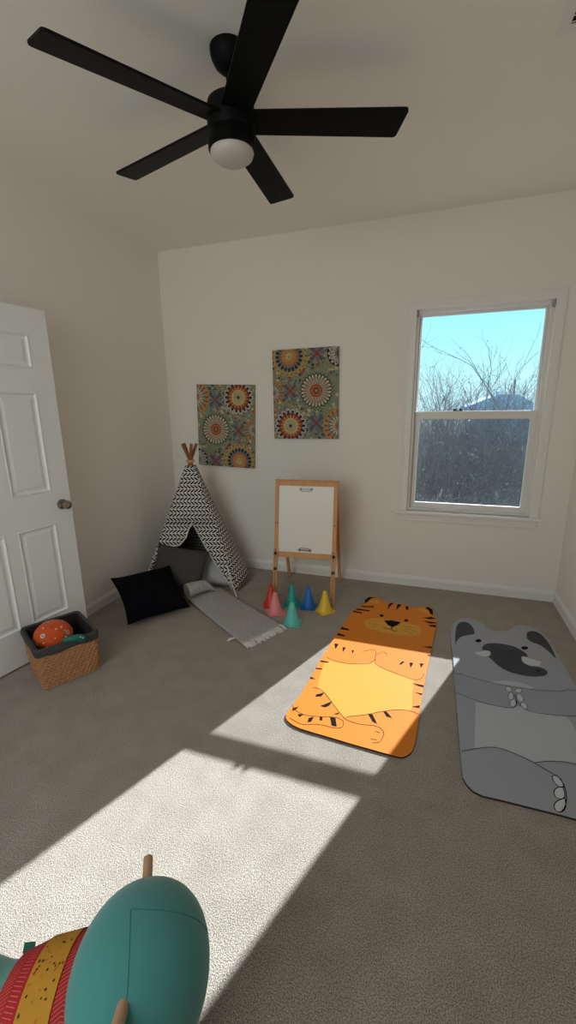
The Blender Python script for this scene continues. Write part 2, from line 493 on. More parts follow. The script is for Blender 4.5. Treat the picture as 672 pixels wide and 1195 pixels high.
sash('upper_sash', XL + 0.002, XR - 0.002, 1.362, OZ1 - fw, y + 0.074, y + 0.100, 0.016, 0.040, 0.016)
b = MB()
for lx in (0.142, 0.184):
    b.lathe([(0.013, 0), (0.013, 0.012), (0.008, 0.018)], 12, 0, T(lx, y + 0.048, 1.408))
b.box((0.140, y + 0.044, 1.409), (0.186, y + 0.052, 1.414))
b.v = [tuple(WI @ Vector(p)) for p in b.v]
b.build('sash_lock', SCREW, low)
b = MB(); b.box((XL, y + 0.112, OZ0 + fw), (XR, y + 0.113, 1.39)); wpart('insect_screen', b, SCREEN)
b = MB()
b.box((OX0, y - 0.003, OZ1 - 0.05), (OX0 + 0.005, y + 0.016, OZ1 - 0.002)); b.tube([(OX0 + 0.004, y + 0.004, OZ1 - 0.024), (OX0 + 0.014, y + 0.004, OZ1 - 0.024)], 0.021, 16)
wpart('shade_bracket', b, GREYM)
b = MB()
b.box((OX1 - 0.005, y - 0.003, OZ1 - 0.05), (OX1, y + 0.016, OZ1 - 0.002)); b.box((OX1 - 0.018, y - 0.008, OZ1 - 0.044), (OX1 - 0.004, y + 0.014, OZ1 - 0.006))
wpart('shade_bracket', b, GREYM)
b = MB(); b.box((OX0 + fw, f0 - 0.006, OZ0 + 0.02), (OX0 + fw + 0.008, f0 + 0.012, OZ1 - 0.05)); wpart('weatherstrip', b, GREYM)
# frame around the added rear opening, made up for the fill lamp
b = MB()
b.box((RX0, ROOM_F - 0.1, RZ0), (RX0 + 0.05, ROOM_F, RZ1)); b.box((RX1 - 0.05, ROOM_F - 0.1, RZ0), (RX1, ROOM_F, RZ1))
b.box((RX0 + 0.05, ROOM_F - 0.1, RZ1 - 0.05), (RX1 - 0.05, ROOM_F, RZ1)); b.box((RX0 + 0.05, ROOM_F - 0.1, RZ0), (RX1 - 0.05, ROOM_F, RZ0 + 0.05))
b.box((-1.29, ROOM_F - 0.09, RZ0 + 0.05), (-1.24, ROOM_F - 0.01, RZ1 - 0.05))
struct('added_rear_frame', b, VINYL, bevel=0.004)

# ------------------------------------------------------------------ the open door
hinge = Vector((-2.225, 1.25, 0)); edge = Vector((-2.112, 2.008, 0))
ex = (edge - hinge).normalized(); ez = Vector((0, 0, 1)); ny = ex.cross(ez)   # ny faces the room
DW, DH, DT = (edge - hinge).length, 1.995, 0.035
door = bpy.data.objects.new('door_1', None); C.objects.link(door); door['kind'] = 'structure'
door.matrix_world = frame(hinge, ex, -ny, ez)          # local x along the leaf, local -y towards the room
b = MB()
xs = [0, 0.117, 0.117 + 0.2325, DW - 0.117 - 0.2325, DW - 0.117, DW]
zs = [0.012, 0.225, 0.790, 0.985, 1.552, 1.680, 1.856, DH]
b.box((0, 0.010, 0.012), (DW, DT, DH))                 # core
b.box((0, 0, 0.012), (xs[1], 0.0102, DH)); b.box((xs[4], 0, 0.012), (DW, 0.0102, DH))
b.box((xs[2], 0, 0.012), (xs[3], 0.0102, DH))
for z0, z1 in ((0.012, zs[1]), (zs[2], zs[3]), (zs[4], zs[5]), (zs[6], DH)):
    b.box((xs[1], 0, z0), (xs[2], 0.0102, z1)); b.box((xs[3], 0, z0), (xs[4], 0.0102, z1))
b.build('door_leaf', DOORM, door)
for x0, x1 in ((xs[1], xs[2]), (xs[3], xs[4])):
    for z0, z1 in ((zs[1], zs[2]), (zs[3], zs[4]), (zs[5], zs[6])):
        p = MB()
        def loop(d, yy): return [(x0+d, yy, z0+d), (x1-d, yy, z0+d), (x1-d, yy, z1-d), (x0+d, yy, z1-d)]
        L = [loop(0, -0.0005), loop(0.006, -0.0035), (loop(0.014, 0.0085)), loop(0.024, 0.0092), loop(0.042, 0.0025)]
        for a, c in zip(L, L[1:]):
            p.add(a + c, [(i, (i+1) % 4, 4+(i+1) % 4, 4+i) for i in range(4)])
        p.add(L[-1], [(0, 1, 2, 3)])
        p.build('door_panel', DOORM, door)
k = MB()
KM = T(DW - 0.062, 0, 0.896) @ RX(R(90))
k.lathe([(0.031, 0), (0.031, 0.004), (0.026, 0.008), (0.012, 0.011), (0.011, 0.030), (0.019, 0.036), (0.026, 0.046), (0.027, 0.055), (0.023, 0.064), (0.012, 0.069), (0, 0.070)], 28, 0, KM)
k.build('door_knob', CHROME, door, smooth=40)
k = MB(); k.box((DW - 0.0005, 0.006, 0.866), (DW + 0.001, 0.029, 0.926)); k.box((DW, 0.012, 0.886), (DW + 0.009, 0.023, 0.906)); k.build('latch_plate', CHROME, door)
for hz in (0.2, 1.0, 1.78):
    k = MB(); k.tube([(-0.006, DT, hz), (-0.006, DT, hz + 0.09)], 0.007, 10); k.box((-0.004, 0.006, hz), (0.0005, DT, hz + 0.09)); k.build('hinge', CHROME, door)

# ------------------------------------------------------------------ ceiling fan
fan = thing('ceiling_fan', 'matte black five-blade fan with a round light, hanging from the ceiling', 'ceiling fan', (-0.802, 1.749, CEIL))
b = MB(); b.lathe([(0.068, 0), (0.068, -0.012), (0.064, -0.030), (0.052, -0.052), (0.034, -0.068), (0.020, -0.076)], 36); b.build('canopy', BLACK, fan, smooth=50)
b = MB(); b.lathe([(0.0125, -0.07), (0.0125, -0.16)], 16); b.lathe([(0.022, -0.135), (0.026, -0.15), (0.026, -0.165)], 16); b.build('downrod', BLACK, fan, smooth=50)
b = MB(); b.lathe([(0.03, -0.150), (0.070, -0.156), (0.086, -0.168), (0.090, -0.185), (0.090, -0.262), (0.0885, -0.264), (0.0885, -0.268), (0.090, -0.270), (0.090, -0.318), (0.086, -0.322)], 48); b.build('motor_housing', BLACK, fan, smooth=40)
b = MB(); b.lathe([(0.082, -0.318), (0.083, -0.326), (0.078, -0.340), (0.062, -0.352), (0.036, -0.359), (0, -0.361)], 48); b.build('light_diffuser', DIFF, fan, smooth=60)
def blade_mesh():
    b = MB()
    r0, r1, w0, w1 = 0.075, 0.662, 0.106, 0.128
    pts = [(r0, -w0/2), (r1 - 0.012, -w1/2), (r1 - 0.003, -w1/2 + 0.004), (r1, -w1/2 + 0.014), (r1 - 0.016, w1/2 - 0.014), (r1 - 0.020, w1/2 - 0.004), (r1 - 0.030, w1/2), (r0, w0/2)]
    b.prism(pts, -0.004, 0.004)
    return b
b0 = None
for i in range(5):
    a = R(20.04 + 72 * i)
    if b0 is None:
        b0 = blade_mesh().build('fan_blade', FANB, fan, bevel=0.0015)
        o = b0
    else:
        o = b0.copy(); C.objects.link(o); o.parent = fan
    o.matrix_local = T(0, 0, -0.227) @ RZ(a) @ RX(R(-11))

# ceiling register in the corner of the frame
v = thing('ceiling_vent', 'white slatted air vent set in the ceiling right of the fan', 'air vent', (0.328, 1.78, CEIL), R(1.5))
b = MB()
b.box((0, 0, -0.006), (0.36, 0.040, 0)); b.box((0, 0.270, -0.006), (0.36, 0.310, 0)); b.box((0, 0.040, -0.006), (0.040, 0.270, 0)); b.box((0.320, 0.040, -0.006), (0.36, 0.270, 0))
b.build('vent_frame', TRIM, v, bevel=0.002)
b = MB()
for i in range(9):
    M = T(0.040, 0.052 + i * 0.0258, -0.005) @ RX(R(30))
    b.box((0, -0.013, -0.0008), (0.280, 0.013, 0.0008), 0, M)
b.build('vent_louvers', TRIM, v)
b = MB(); b.box((0.028, 0.028, -0.0006), (0.332, 0.282, -0.0001)); b.build('duct_opening', LINER_IN, v)

# ------------------------------------------------------------------ canvas prints
PAL = {'sage': srgb(132, 138, 116), 'teal': srgb(78, 106, 104), 'dteal': srgb(36, 46, 50), 'cream': srgb(200, 186, 148), 'red': srgb(152, 66, 44), 'orange': srgb(190, 132, 70),
       'gold': srgb(178, 146, 88), 'rose': srgb(152, 102, 86), 'lav': srgb(142, 138, 142), 'blue': srgb(104, 118, 126), 'white': srgb(198, 192, 178), 'black': srgb(28, 27, 30), 'plum': srgb(104, 86, 94), 'green': srgb(118, 124, 98)}
PK = list(PAL)
PM = [mat('print_' + k_, PAL[k_], 0.85, var=0.28, scale=60) for k_ in PK]
CANV = mat('canvas_edge', srgb(150, 156, 128), 0.9, var=0.5, scale=30)
def clip_poly(poly, w, h):
    def cut(P, f, g):
        o = []
        for i in range(len(P)):
            a, c = P[i], P[(i+1) % len(P)]
            if f(a): o.append(a)
            if f(a) != f(c): o.append(g(a, c))
        return o
    for ax, val, sg in ((0, 0, 1), (0, w, -1), (1, 0, 1), (1, h, -1)):
        if not poly: return poly
        f = lambda p, ax=ax, val=val, sg=sg: (p[ax] - val) * sg >= 0
        def g(a, c, ax=ax, val=val):
            t = (val - a[ax]) / (c[ax] - a[ax]); return (a[0] + t*(c[0]-a[0]), a[1] + t*(c[1]-a[1]))
        poly = cut(poly, f, g)
    return poly
def canvas_print(label, cx, cz, rot, flip):
    W, H = 0.546, 0.703
    root = thing('canvas_print', label, 'wall art', (cx, ROOM_B, cz), 0, None)
    root.rotation_euler = (0, rot, 0)
    b = MB(); b.box((-W/2, -0.024, -H/2), (W/2, -0.001, H/2)); b.build('stretched_canvas', CANV, root, bevel=0.002)
    b = MB(); z = [0.0003]
    M = frame((-W/2, -0.024, -H/2), (1, 0, 0), (0, 0, 1), (0, -1, 0))
    def P(poly, c):
        if flip: poly = [(W - x, H - y) for x, y in poly]
        q = clip_poly(poly, W, H)
        if len(q) >= 3:
            b.flat(q, z[0], PK.index(c), M)
    def step(): z[0] += 0.00002
    def disc(x, y, r, c, n=26):
        P([(x + r*math.cos(2*math.pi*i/n), y + r*math.sin(2*math.pi*i/n)) for i in range(n)], c); step()
    def petals(x, y, r0, r1, n, wd, c, a0=0, tip=0.75):
        for i in range(n):
            a = 2*math.pi*(i + a0)/n
            ca, sa = math.cos(a), math.sin(a)
            def q(r, t): return (x + r*ca - t*sa, y + r*sa + t*ca)
            rm = r0 + (r1 - r0)*tip
            P([q(r0, -wd*0.25), q(rm, -wd/2), q(r1 - (r1-rm)*0.25, -wd*0.3), q(r1, 0), q(r1 - (r1-rm)*0.25, wd*0.3), q(rm, wd/2), q(r0, wd*0.25)], c)
        step()
    U = lambda u: u * W
    V = lambda v_: (1 - v_) * H
    rnd = random.Random(7)
    P([(0, 0), (W, 0), (W, H), (0, H)], 'sage'); step()
    n_rings = z[0]
    for i in range(620):                               # small all-over ornament of blobs and sprigs
        x, y_ = rnd.uniform(0, W), rnd.uniform(0, H); r = rnd.uniform(0.004, 0.014)
        if i % 3: disc(x, y_, r, rnd.choice(['sage', 'cream', 'cream', 'gold', 'orange', 'blue', 'teal', 'dteal', 'rose']), 7)
        else: petals(x, y_, r*0.1, r*1.5, rnd.choice([4, 5, 6]), r*0.7, rnd.choice(['cream', 'dteal', 'gold', 'orange', 'teal', 'red']), rnd.random())
        z[0] = n_rings + 0.0000015*i
    def band(x, y, r, c, dots, n):
        disc(x, y, r, c)
        for i in range(n):
            a = 2*math.pi*i/n; disc(x + (r-0.013)*math.cos(a), y + (r-0.013)*math.sin(a), 0.006, dots, 7)
    def sunflower(x, y, r):
        band(x, y, r*1.55, 'gold', 'dteal', 22); disc(x, y, r*1.22, 'sage')
        petals(x, y, r*0.3, r*1.2, 20, r*0.26, 'dteal'); petals(x, y, r*0.3, r*0.98, 20, r*0.22, 'blue', 0.5)
        petals(x, y, r*0.2, r*0.86, 16, r*0.26, 'rose'); petals(x, y, r*0.2, r*0.68, 16, r*0.2, 'orange', 0.5)
        disc(x, y, r*0.36, 'gold'); disc(x, y, r*0.26, 'cream'); petals(x, y, 0, r*0.24, 9, r*0.07, 'gold')
    def fanwheel(x, y, r):
        disc(x, y, r*1.12, 'sage'); petals(x, y, r*0.3, r*1.10, 30, r*0.15, 'teal'); petals(x, y, r*0.3, r*1.03, 30, r*0.09, 'cream'); disc(x, y, r*0.84, 'sage')
        petals(x, y, r*0.3, r*1.0, 26, r*0.24, 'dteal', 0.5, 0.85); petals(x, y, r*0.3, r*0.94, 26, r*0.14, 'cream', 0.5, 0.85); petals(x, y, r*0.4, r*0.80, 26, r*0.06, 'lav', 0.5)
        petals(x, y, r*0.3, r*0.55, 26, r*0.05, 'rose', 0)
        disc(x, y, r*0.37, 'red'); disc(x, y, r*0.28, 'orange'); disc(x, y, r*0.22, 'red'); disc(x, y, r*0.12, 'teal'); disc(x, y, r*0.05, 'cream', 9)
    def loops(x, y, r):
        petals(x, y, r*0.5, r*1.12, 18, r*0.33, 'lav'); petals(x, y, r*0.5, r*1.08, 18, r*0.28, 'white'); petals(x, y, r*0.62, r*1.0, 18, r*0.18, 'dteal')
        petals(x, y, r*0.3, r*0.82, 18, r*0.26, 'red', 0.5); petals(x, y, r*0.3, r*0.7, 18, r*0.14, 'orange', 0.5)
        disc(x, y, r*0.5, 'cream'); petals(x, y, r*0.2, r*0.49, 22, r*0.06, 'gold'); disc(x, y, r*0.3, 'sage'); petals(x, y, r*0.1, r*0.3, 14, r*0.06, 'cream'); disc(x, y, r*0.12, 'plum'); disc(x, y, r*0.06, 'black', 9)
    def ink(x, y, r):
        disc(x, y, r*1.15, 'black'); petals(x, y, r*0.2, r*1.1, 16, r*0.30, 'white'); petals(x, y, r*0.35, r*0.95, 16, r*0.15, 'black'); petals(x, y, r*0.45, r*0.85, 16, r*0.07, 'white'); disc(x, y, r*0.3, 'black'); disc(x, y, r*0.18, 'white')
    def halfsun(x, y, r, c2):
        disc(x, y, r*1.25, 'orange'); petals(x, y, r*0.8, r*1.2, 18, r*0.1, 'dteal'); petals(x, y, r*0.2, r*1.0, 18, r*0.22, c2); petals(x, y, r*0.2, r*0.8, 18, r*0.12, 'cream', 0.5); disc(x, y, r*0.35, 'rose')
    def sprig(x, y, r, c1, c2):
        for a in range(4): petals(x, y, r*0.1, r*1.1, 4, r*0.6, 'lav'); break
        petals(x, y, r*0.2, r, 4, r*0.5, c1, 0.5); petals(x, y, r*0.1, r*0.8, 4, r*0.28, c2); petals(x, y, r*0.5, r*1.25, 8, r*0.18, 'teal', 0.25); disc(x, y, r*0.2, 'red', 10)
    sunflower(U(0.26), V(0.08), 0.098)
    sprig(U(0.68), V(0.06), 0.07, 'plum', 'rose')
    halfsun(U(0.0), V(0.47), 0.072, 'blue')
    sprig(U(0.27), V(0.455), 0.068, 'plum', 'rose')
    sprig(U(0.67), V(0.82), 0.075, 'plum', 'blue')
    halfsun(U(1.02), V(0.85), 0.105, 'blue')
    ink(U(1.02), V(0.07), 0.088)
    loops(U(0.27), V(0.85), 0.128)
    fanwheel(U(0.67), V(0.46), 0.136)
    b.build('printed_pattern', PM, root)
    return root
canvas_print('floral medallion canvas hung lower on the wall, directly behind the teepee poles', -1.722, 1.296, R(2.0), True)
canvas_print('floral medallion canvas hung higher on the wall, above the easel', -0.997, 1.549, R(-0.4), False)

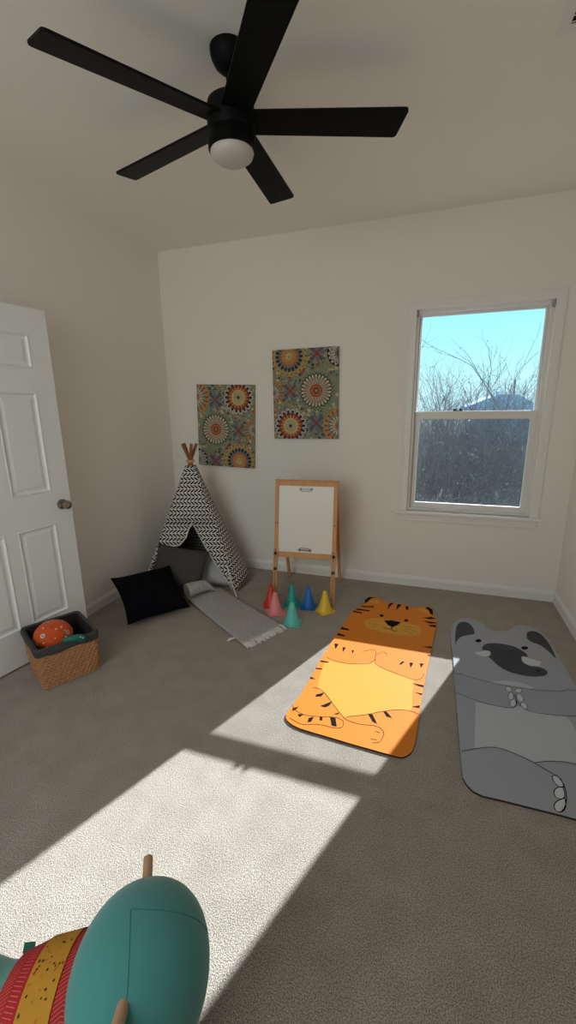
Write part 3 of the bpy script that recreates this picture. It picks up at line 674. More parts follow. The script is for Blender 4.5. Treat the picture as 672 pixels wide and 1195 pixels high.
# ------------------------------------------------------------------ floor mats
TIGER = {'outline':[(-0.5863,1.6589),(-0.5843,1.6431),(-0.5785,1.6285),(-0.5687,1.6161),(-0.5527,1.6049),(-0.5307,1.5942),(-0.4964,1.5852),(-0.4383,1.5796),(-0.3729,1.5754),(-0.3134,1.5704),(-0.2554,1.566),(-0.1968,1.5627),(-0.1436,1.5599),(-0.1011,1.5569),(-0.0682,1.5552),(-0.048,1.5552),(-0.0339,1.5592),(-0.0193,1.5707),(-0.0072,1.5863),(0.0009,1.6016),(0.0068,1.6229),(0.0112,1.6513),(0.0155,1.6997),(0.0222,1.7967),(0.03,1.9158),(0.0377,2.0236),(0.0462,2.1331),(0.0564,2.25),(0.0674,2.3676),(0.0781,2.4785),(0.0883,2.5822),(0.0981,2.678),(0.1057,2.7568),(0.1093,2.8028),(0.1093,2.8312),(0.1054,2.855),(0.0994,2.8738),(0.0918,2.8894),(0.0858,2.9086),(0.0874,2.9446),(0.089,2.9824),(0.0841,3.009),(0.0748,3.0284),(0.0605,3.0403),(0.0424,3.0442),(0.0203,3.038),(-0.0021,3.0262),(-0.0197,3.0109),(-0.0372,2.9982),(-0.0586,2.9968),(-0.0826,3.0015),(-0.11,3.0121),(-0.139,3.0235),(-0.1673,3.0301),(-0.1956,3.0329),(-0.2251,3.0278),(-0.2514,3.0248),(-0.268,3.0356),(-0.2829,3.0517),(-0.303,3.07),(-0.3255,3.0855),(-0.3511,3.092),(-0.3751,3.0894),(-0.3929,3.075),(-0.4052,3.0517),(-0.41,3.0186),(-0.4108,2.9851),(-0.408,2.9616),(-0.4079,2.941),(-0.4183,2.9218),(-0.4334,2.8981),(-0.4509,2.8633),(-0.467,2.8196),(-0.4759,2.7662),(-0.4829,2.7056),(-0.4915,2.6401),(-0.5004,2.5688),(-0.5095,2.4881),(-0.5176,2.4094),(-0.5234,2.3459),(-0.5291,2.2812),(-0.537,2.2051),(-0.5443,2.1212),(-0.5481,2.0258),(-0.5523,1.9324),(-0.56,1.8468),(-0.5683,1.7754),(-0.5757,1.7264),(-0.5817,1.6923),(-0.5853,1.6725)],'polys':[('mat_tan',[[(-0.5048,2.147),(-0.4922,2.1591),(-0.4736,2.1516),(-0.4512,2.1451),(-0.4246,2.1456),(-0.3942,2.1471),(-0.363,2.1518),(-0.3288,2.1615),(-0.2936,2.1746),(-0.266,2.1875),(-0.2516,2.2019),(-0.245,2.2162),(-0.2386,2.2226),(-0.2321,2.2153),(-0.2261,2.2002),(-0.215,2.1853),(-0.1963,2.1734),(-0.1728,2.1618),(-0.1474,2.151),(-0.119,2.141),(-0.0887,2.1318),(-0.0628,2.1245),(-0.0427,2.121),(-0.0265,2.1193),(-0.0153,2.1137),(-0.0112,2.1037),(-0.0121,2.0899),(-0.0133,2.0687),(-0.0135,2.0368),(-0.0141,1.9985),(-0.0147,1.9614),(-0.0127,1.9246),(-0.0108,1.8889),(-0.016,1.863),(-0.0327,1.8523),(-0.0566,1.8502),(-0.0811,1.846),(-0.1037,1.8361),(-0.1266,1.8242),(-0.1507,1.8107),(-0.1765,1.7948),(-0.2034,1.7774),(-0.2296,1.7616),(-0.2561,1.7471),(-0.2821,1.734),(-0.3031,1.7254),(-0.3152,1.7215),(-0.3224,1.7219),(-0.3323,1.7288),(-0.3484,1.7454),(-0.3676,1.7691),(-0.3868,1.793),(-0.4053,1.8153),(-0.4239,1.8377),(-0.4417,1.857),(-0.4592,1.8689),(-0.4758,1.8773),(-0.4888,1.8916),(-0.4968,1.9151),(-0.5012,1.9453),(-0.504,1.9828),(-0.5073,2.0366),(-0.5091,2.1001)]]),('mat_ochre',[[(-0.3656,2.6655),(-0.362,2.6847),(-0.3536,2.7047),(-0.3424,2.7219),(-0.3287,2.735),(-0.3123,2.7453),(-0.2934,2.7524),(-0.2729,2.7554),(-0.2502,2.7553),(-0.2236,2.7547),(-0.1908,2.7551),(-0.1545,2.755),(-0.1201,2.7527),(-0.0887,2.7479),(-0.0594,2.741),(-0.0349,2.7312),(-0.0157,2.7179),(-0.0012,2.7019),(0.0078,2.684),(0.0108,2.663),(0.0085,2.6403),(0.0017,2.6206),(-0.0096,2.6055),(-0.0252,2.5932),(-0.0444,2.583),(-0.0675,2.5749),(-0.0943,2.5689),(-0.1231,2.5652),(-0.1546,2.5641),(-0.1884,2.5654),(-0.2208,2.5683),(-0.2517,2.5728),(-0.2813,2.579),(-0.3062,2.5865),(-0.3242,2.5948),(-0.3373,2.6044),(-0.3478,2.6161),(-0.357,2.6308),(-0.3636,2.6478)],[(-0.3788,2.9768),(-0.3683,3.0395),(-0.3216,3.0538),(-0.2918,3.0124),(-0.3216,2.9764)],[(-0.0275,2.98),(0.0162,3.0104),(0.047,2.9778),(0.0583,2.9121),(0.0179,2.94)]]),('mat_black',[[(-0.4055,2.9506),(-0.4124,3.0214),(-0.3889,3.0756),(-0.3355,3.0872),(-0.3701,3.053),(-0.3862,3.0017)],[(0.0251,3.0131),(0.0515,3.0341),(0.0802,3.0005),(0.084,2.9121),(0.065,2.9262),(0.0523,2.9794)],[(-0.2385,2.7311),(-0.1885,2.7504),(-0.1243,2.7402),(-0.1488,2.685),(-0.1761,2.6516),(-0.2072,2.6778)],[(-0.2226,3.0201),(-0.1949,3.0242),(-0.2182,2.9729),(-0.2299,2.9051),(-0.2334,2.9769)],[(-0.1665,3.0195),(-0.1384,3.0149),(-0.1536,2.971),(-0.171,2.9148),(-0.1725,2.9782)],[(-0.1102,3.006),(-0.0877,2.9956),(-0.0898,2.9357),(-0.1066,2.9472)],[(-0.425,2.905),(-0.3307,2.9296),(-0.3315,2.9078),(-0.4134,2.8912)],[(-0.447,2.8552),(-0.3521,2.8549),(-0.3552,2.8374),(-0.4542,2.8319)],[(-0.4645,2.8161),(-0.3996,2.8032),(-0.4023,2.7861),(-0.4681,2.7944)],[(-0.4983,2.5587),(-0.443,2.5405),(-0.448,2.5216),(-0.5026,2.529)],[(-0.5062,2.4728),(-0.4522,2.4561),(-0.4576,2.4412),(-0.5087,2.4451)],[(0.0116,2.8466),(0.0757,2.882),(0.1027,2.8594),(0.0625,2.8432)],[(0.0161,2.8024),(0.1059,2.8115),(0.1059,2.793),(0.0631,2.7798)],[(0.047,2.7566),(0.1042,2.7707),(0.1008,2.7375),(0.0717,2.7391)],[(0.0215,2.4684),(0.0781,2.486),(0.0753,2.4643),(0.059,2.4622)],[(0.0499,2.3816),(0.0672,2.3898),(0.0659,2.3699)],[(-0.5024,2.3412),(-0.4738,2.344),(-0.4812,2.2813)],[(-0.444,2.3168),(-0.422,2.3177),(-0.4328,2.2615)],[(-0.3855,2.2995),(-0.3697,2.2986),(-0.3727,2.2631)],[(-0.0837,2.2712),(-0.0693,2.2704),(-0.091,2.2321),(-0.0987,2.2401)],[(-0.0438,2.2732),(-0.0211,2.2724),(-0.0366,2.216)],[(0.0124,2.2829),(0.0348,2.2847),(0.0208,2.234)],[(-0.5382,2.1392),(-0.4877,2.139),(-0.4924,2.1268),(-0.5392,2.1254)],[(-0.5451,2.0609),(-0.5073,2.0652),(-0.5119,2.0536),(-0.5461,2.0479)],[(-0.5506,1.9728),(-0.5207,1.9586),(-0.5518,1.9511)],[(-0.0205,2.0822),(0.0395,2.081),(0.0386,2.063),(0.0128,2.0659)],[(-0.0016,2.0071),(0.0336,2.0099),(0.0315,1.9946)],[(-0.0137,1.8903),(0.0253,1.9143),(0.0236,1.8907)],[(-0.4841,1.8372),(-0.4479,1.8656),(-0.4556,1.8317),(-0.4858,1.818)],[(-0.4438,1.7592),(-0.3919,1.8152),(-0.402,1.7745),(-0.4171,1.7562)],[(-0.3685,1.7228),(-0.3406,1.7446),(-0.349,1.7253)],[(-0.2093,1.7735),(-0.1895,1.7798),(-0.1604,1.7215),(-0.1826,1.7283)],[(-0.1413,1.8137),(-0.1271,1.8182),(-0.0972,1.7821),(-0.1235,1.7827)],[(-0.5691,1.702),(-0.5429,1.7238),(-0.5507,1.6983),(-0.5653,1.6824)],[(-0.5328,1.6704),(-0.5023,1.6801),(-0.5196,1.6527)],[(-0.4752,1.6615),(-0.4542,1.6772),(-0.4568,1.6408),(-0.473,1.6321)],[(-0.4275,1.6857),(-0.4135,1.6902),(-0.4096,1.6646),(-0.4211,1.661)],[(-0.3809,1.7006),(-0.3535,1.7003),(-0.3354,1.6451),(-0.3597,1.6458)],[(-0.2479,2.8017),(-0.2481,2.7941),(-0.2504,2.787),(-0.2544,2.7815),(-0.2595,2.7785),(-0.2649,2.7783),(-0.2698,2.781),(-0.2735,2.7863),(-0.2754,2.7932),(-0.2752,2.8009),(-0.2729,2.808),(-0.2689,2.8136),(-0.2638,2.8167),(-0.2584,2.8169),(-0.2534,2.8141),(-0.2498,2.8087)],[(-0.0793,2.7804),(-0.0799,2.773),(-0.0825,2.7661),(-0.0866,2.7608),(-0.0916,2.7578),(-0.0968,2.7576),(-0.1013,2.7602),(-0.1046,2.7653),(-0.1061,2.7721),(-0.1055,2.7795),(-0.103,2.7864),(-0.0989,2.7918),(-0.0938,2.7949),(-0.0886,2.795),(-0.084,2.7923),(-0.0807,2.7872)]])],'lines':[('mat_line',0.0028,[[(-0.514,2.1851),(-0.5087,2.1809),(-0.5014,2.1747),(-0.4914,2.1684),(-0.4781,2.1635),(-0.4599,2.1599),(-0.4378,2.1571),(-0.4147,2.1554),(-0.3934,2.1553),(-0.3743,2.1573),(-0.3559,2.1609),(-0.3384,2.1654),(-0.3219,2.1699),(-0.3062,2.1739),(-0.2913,2.1779),(-0.2778,2.1829),(-0.2664,2.19),(-0.2573,2.2),(-0.2502,2.2123),(-0.2447,2.2254),(-0.2406,2.2381),(-0.2384,2.2499),(-0.238,2.2617),(-0.2386,2.2735),(-0.2393,2.2852),(-0.2396,2.2978),(-0.2401,2.3109),(-0.2413,2.323),(-0.2437,2.3323),(-0.2477,2.3383),(-0.2529,2.3419),(-0.2589,2.3434),(-0.2651,2.3431),(-0.2716,2.3401),(-0.2787,2.3348),(-0.2859,2.3285),(-0.293,2.3226),(-0.3006,2.3171),(-0.3087,2.3112),(-0.3158,2.306),(-0.3208,2.3023)],[(-0.2342,2.2455),(-0.2346,2.2408),(-0.2352,2.2342),(-0.2352,2.2266),(-0.2337,2.2188),(-0.2315,2.2108),(-0.2286,2.2022),(-0.2236,2.1936),(-0.215,2.1853),(-0.202,2.1777),(-0.1855,2.1703),(-0.1671,2.1631),(-0.1479,2.1558),(-0.1271,2.1481),(-0.1044,2.1401),(-0.0823,2.1327),(-0.063,2.1268),(-0.0468,2.122),(-0.0326,2.1181),(-0.0201,2.1158),(-0.0088,2.1157),(0.0012,2.1182),(0.0098,2.1228),(0.0172,2.1293),(0.0236,2.1376),(0.0291,2.1498),(0.0336,2.1652),(0.0371,2.1801),(0.0397,2.1904)],[(-0.2349,2.2866),(-0.2319,2.2943),(-0.2274,2.3057),(-0.2223,2.3174),(-0.2171,2.3262),(-0.2121,2.3314),(-0.2068,2.3348),(-0.2012,2.3363),(-0.1955,2.3358),(-0.189,2.3323),(-0.1818,2.326),(-0.1753,2.3195),(-0.1708,2.3151)],[(-0.5171,1.8826),(-0.5113,1.8842),(-0.5029,1.8866),(-0.4932,1.888),(-0.4834,1.8867),(-0.4738,1.8825),(-0.4639,1.8762),(-0.4533,1.8678),(-0.4417,1.857),(-0.4289,1.8433),(-0.4153,1.8271),(-0.4011,1.8099),(-0.3868,1.793),(-0.3718,1.7754),(-0.356,1.757),(-0.3411,1.74),(-0.3281,1.7265),(-0.3183,1.7172),(-0.3106,1.7107),(-0.3027,1.7059),(-0.2925,1.702),(-0.2789,1.6987),(-0.2632,1.6966),(-0.2468,1.6955),(-0.2312,1.6955),(-0.216,1.6972),(-0.2005,1.7004),(-0.186,1.7037),(-0.1736,1.7053),(-0.1639,1.7051),(-0.1563,1.7039),(-0.1498,1.7016),(-0.1436,1.698),(-0.1372,1.693),(-0.1311,1.6869),(-0.1263,1.6796),(-0.1234,1.6714),(-0.1231,1.6614),(-0.1249,1.6498),(-0.1275,1.6385),(-0.13,1.6294),(-0.1316,1.6231),(-0.1332,1.6185),(-0.1354,1.6147),(-0.1389,1.611),(-0.1449,1.6071),(-0.1526,1.6034),(-0.16,1.6002),(-0.1651,1.598)],[(-0.1758,1.6194),(-0.1704,1.6199),(-0.1625,1.6206),(-0.1546,1.6212),(-0.1492,1.6217)],[(-0.1634,1.6717),(-0.1587,1.6712),(-0.1518,1.6705),(-0.1449,1.6698),(-0.1402,1.6693)],[(-0.3031,1.7254),(-0.29,1.7316),(-0.2713,1.7404),(-0.25,1.7508),(-0.2296,1.7616),(-0.2101,1.7732),(-0.1899,1.7861),(-0.1699,1.799),(-0.1507,1.8107),(-0.1324,1.8211),(-0.1147,1.8307),(-0.0976,1.8391),(-0.0811,1.846),(-0.0651,1.851),(-0.0497,1.8546),(-0.0351,1.8567),(-0.0217,1.8574),(-0.0089,1.856),(0.0031,1.8527),(0.0132,1.8491),(0.0203,1.8467)],[(-0.5783,1.7223),(-0.5718,1.7152),(-0.5627,1.7049),(-0.5519,1.6944),(-0.5405,1.6865),(-0.5284,1.6816),(-0.5152,1.6783),(-0.501,1.6765),(-0.4858,1.6762),(-0.4686,1.678),(-0.4499,1.6817),(-0.4311,1.6862),(-0.4135,1.6902),(-0.3973,1.6941),(-0.3817,1.6984),(-0.3672,1.702),(-0.3543,1.7037),(-0.3429,1.7034),(-0.3328,1.7017),(-0.3244,1.6985),(-0.3177,1.694),(-0.3131,1.6872),(-0.3102,1.6787),(-0.3089,1.6698),(-0.3089,1.6621),(-0.3104,1.6557),(-0.3133,1.6498),(-0.3175,1.6448),(-0.3225,1.6408),(-0.3292,1.6381),(-0.3376,1.6366),(-0.3457,1.6357),(-0.3512,1.635)],[(-0.5623,1.6337),(-0.5494,1.6287),(-0.5311,1.6214),(-0.511,1.6149),(-0.4921,1.6121),(-0.4752,1.615),(-0.4584,1.6216),(-0.4414,1.6289),(-0.4239,1.6339),(-0.4043,1.6356),(-0.3831,1.6358),(-0.3642,1.6353),(-0.3512,1.635)],[(-0.3414,2.6545),(-0.3293,2.656),(-0.3117,2.6582),(-0.2941,2.6604),(-0.2821,2.6619)],[(-0.3108,2.6204),(-0.3027,2.6244),(-0.2908,2.6302),(-0.279,2.636),(-0.2708,2.64)],[(-0.0993,2.6932),(-0.0824,2.6926),(-0.0579,2.6918),(-0.0334,2.691),(-0.0168,2.6904)],[(-0.0975,2.6653),(-0.0806,2.6606),(-0.0559,2.6538),(-0.0316,2.647),(-0.015,2.6425)],[(-0.1125,2.6432),(-0.0987,2.6355),(-0.0787,2.6244),(-0.0589,2.6134),(-0.0455,2.606)]]),('mat_black',0.006,[[(-0.1761,2.6516),(-0.177,2.6461),(-0.1782,2.6381),(-0.1802,2.6301),(-0.1836,2.6246),(-0.189,2.6222),(-0.1959,2.6216),(-0.2034,2.6222),(-0.2101,2.6234),(-0.2162,2.6255),(-0.2223,2.6288),(-0.2276,2.6321),(-0.2313,2.6344)],[(-0.1836,2.6246),(-0.1789,2.6202),(-0.1722,2.6138),(-0.165,2.6078),(-0.1587,2.6046),(-0.1532,2.6058),(-0.1479,2.6097),(-0.1433,2.6143),(-0.1401,2.6173)]])]}
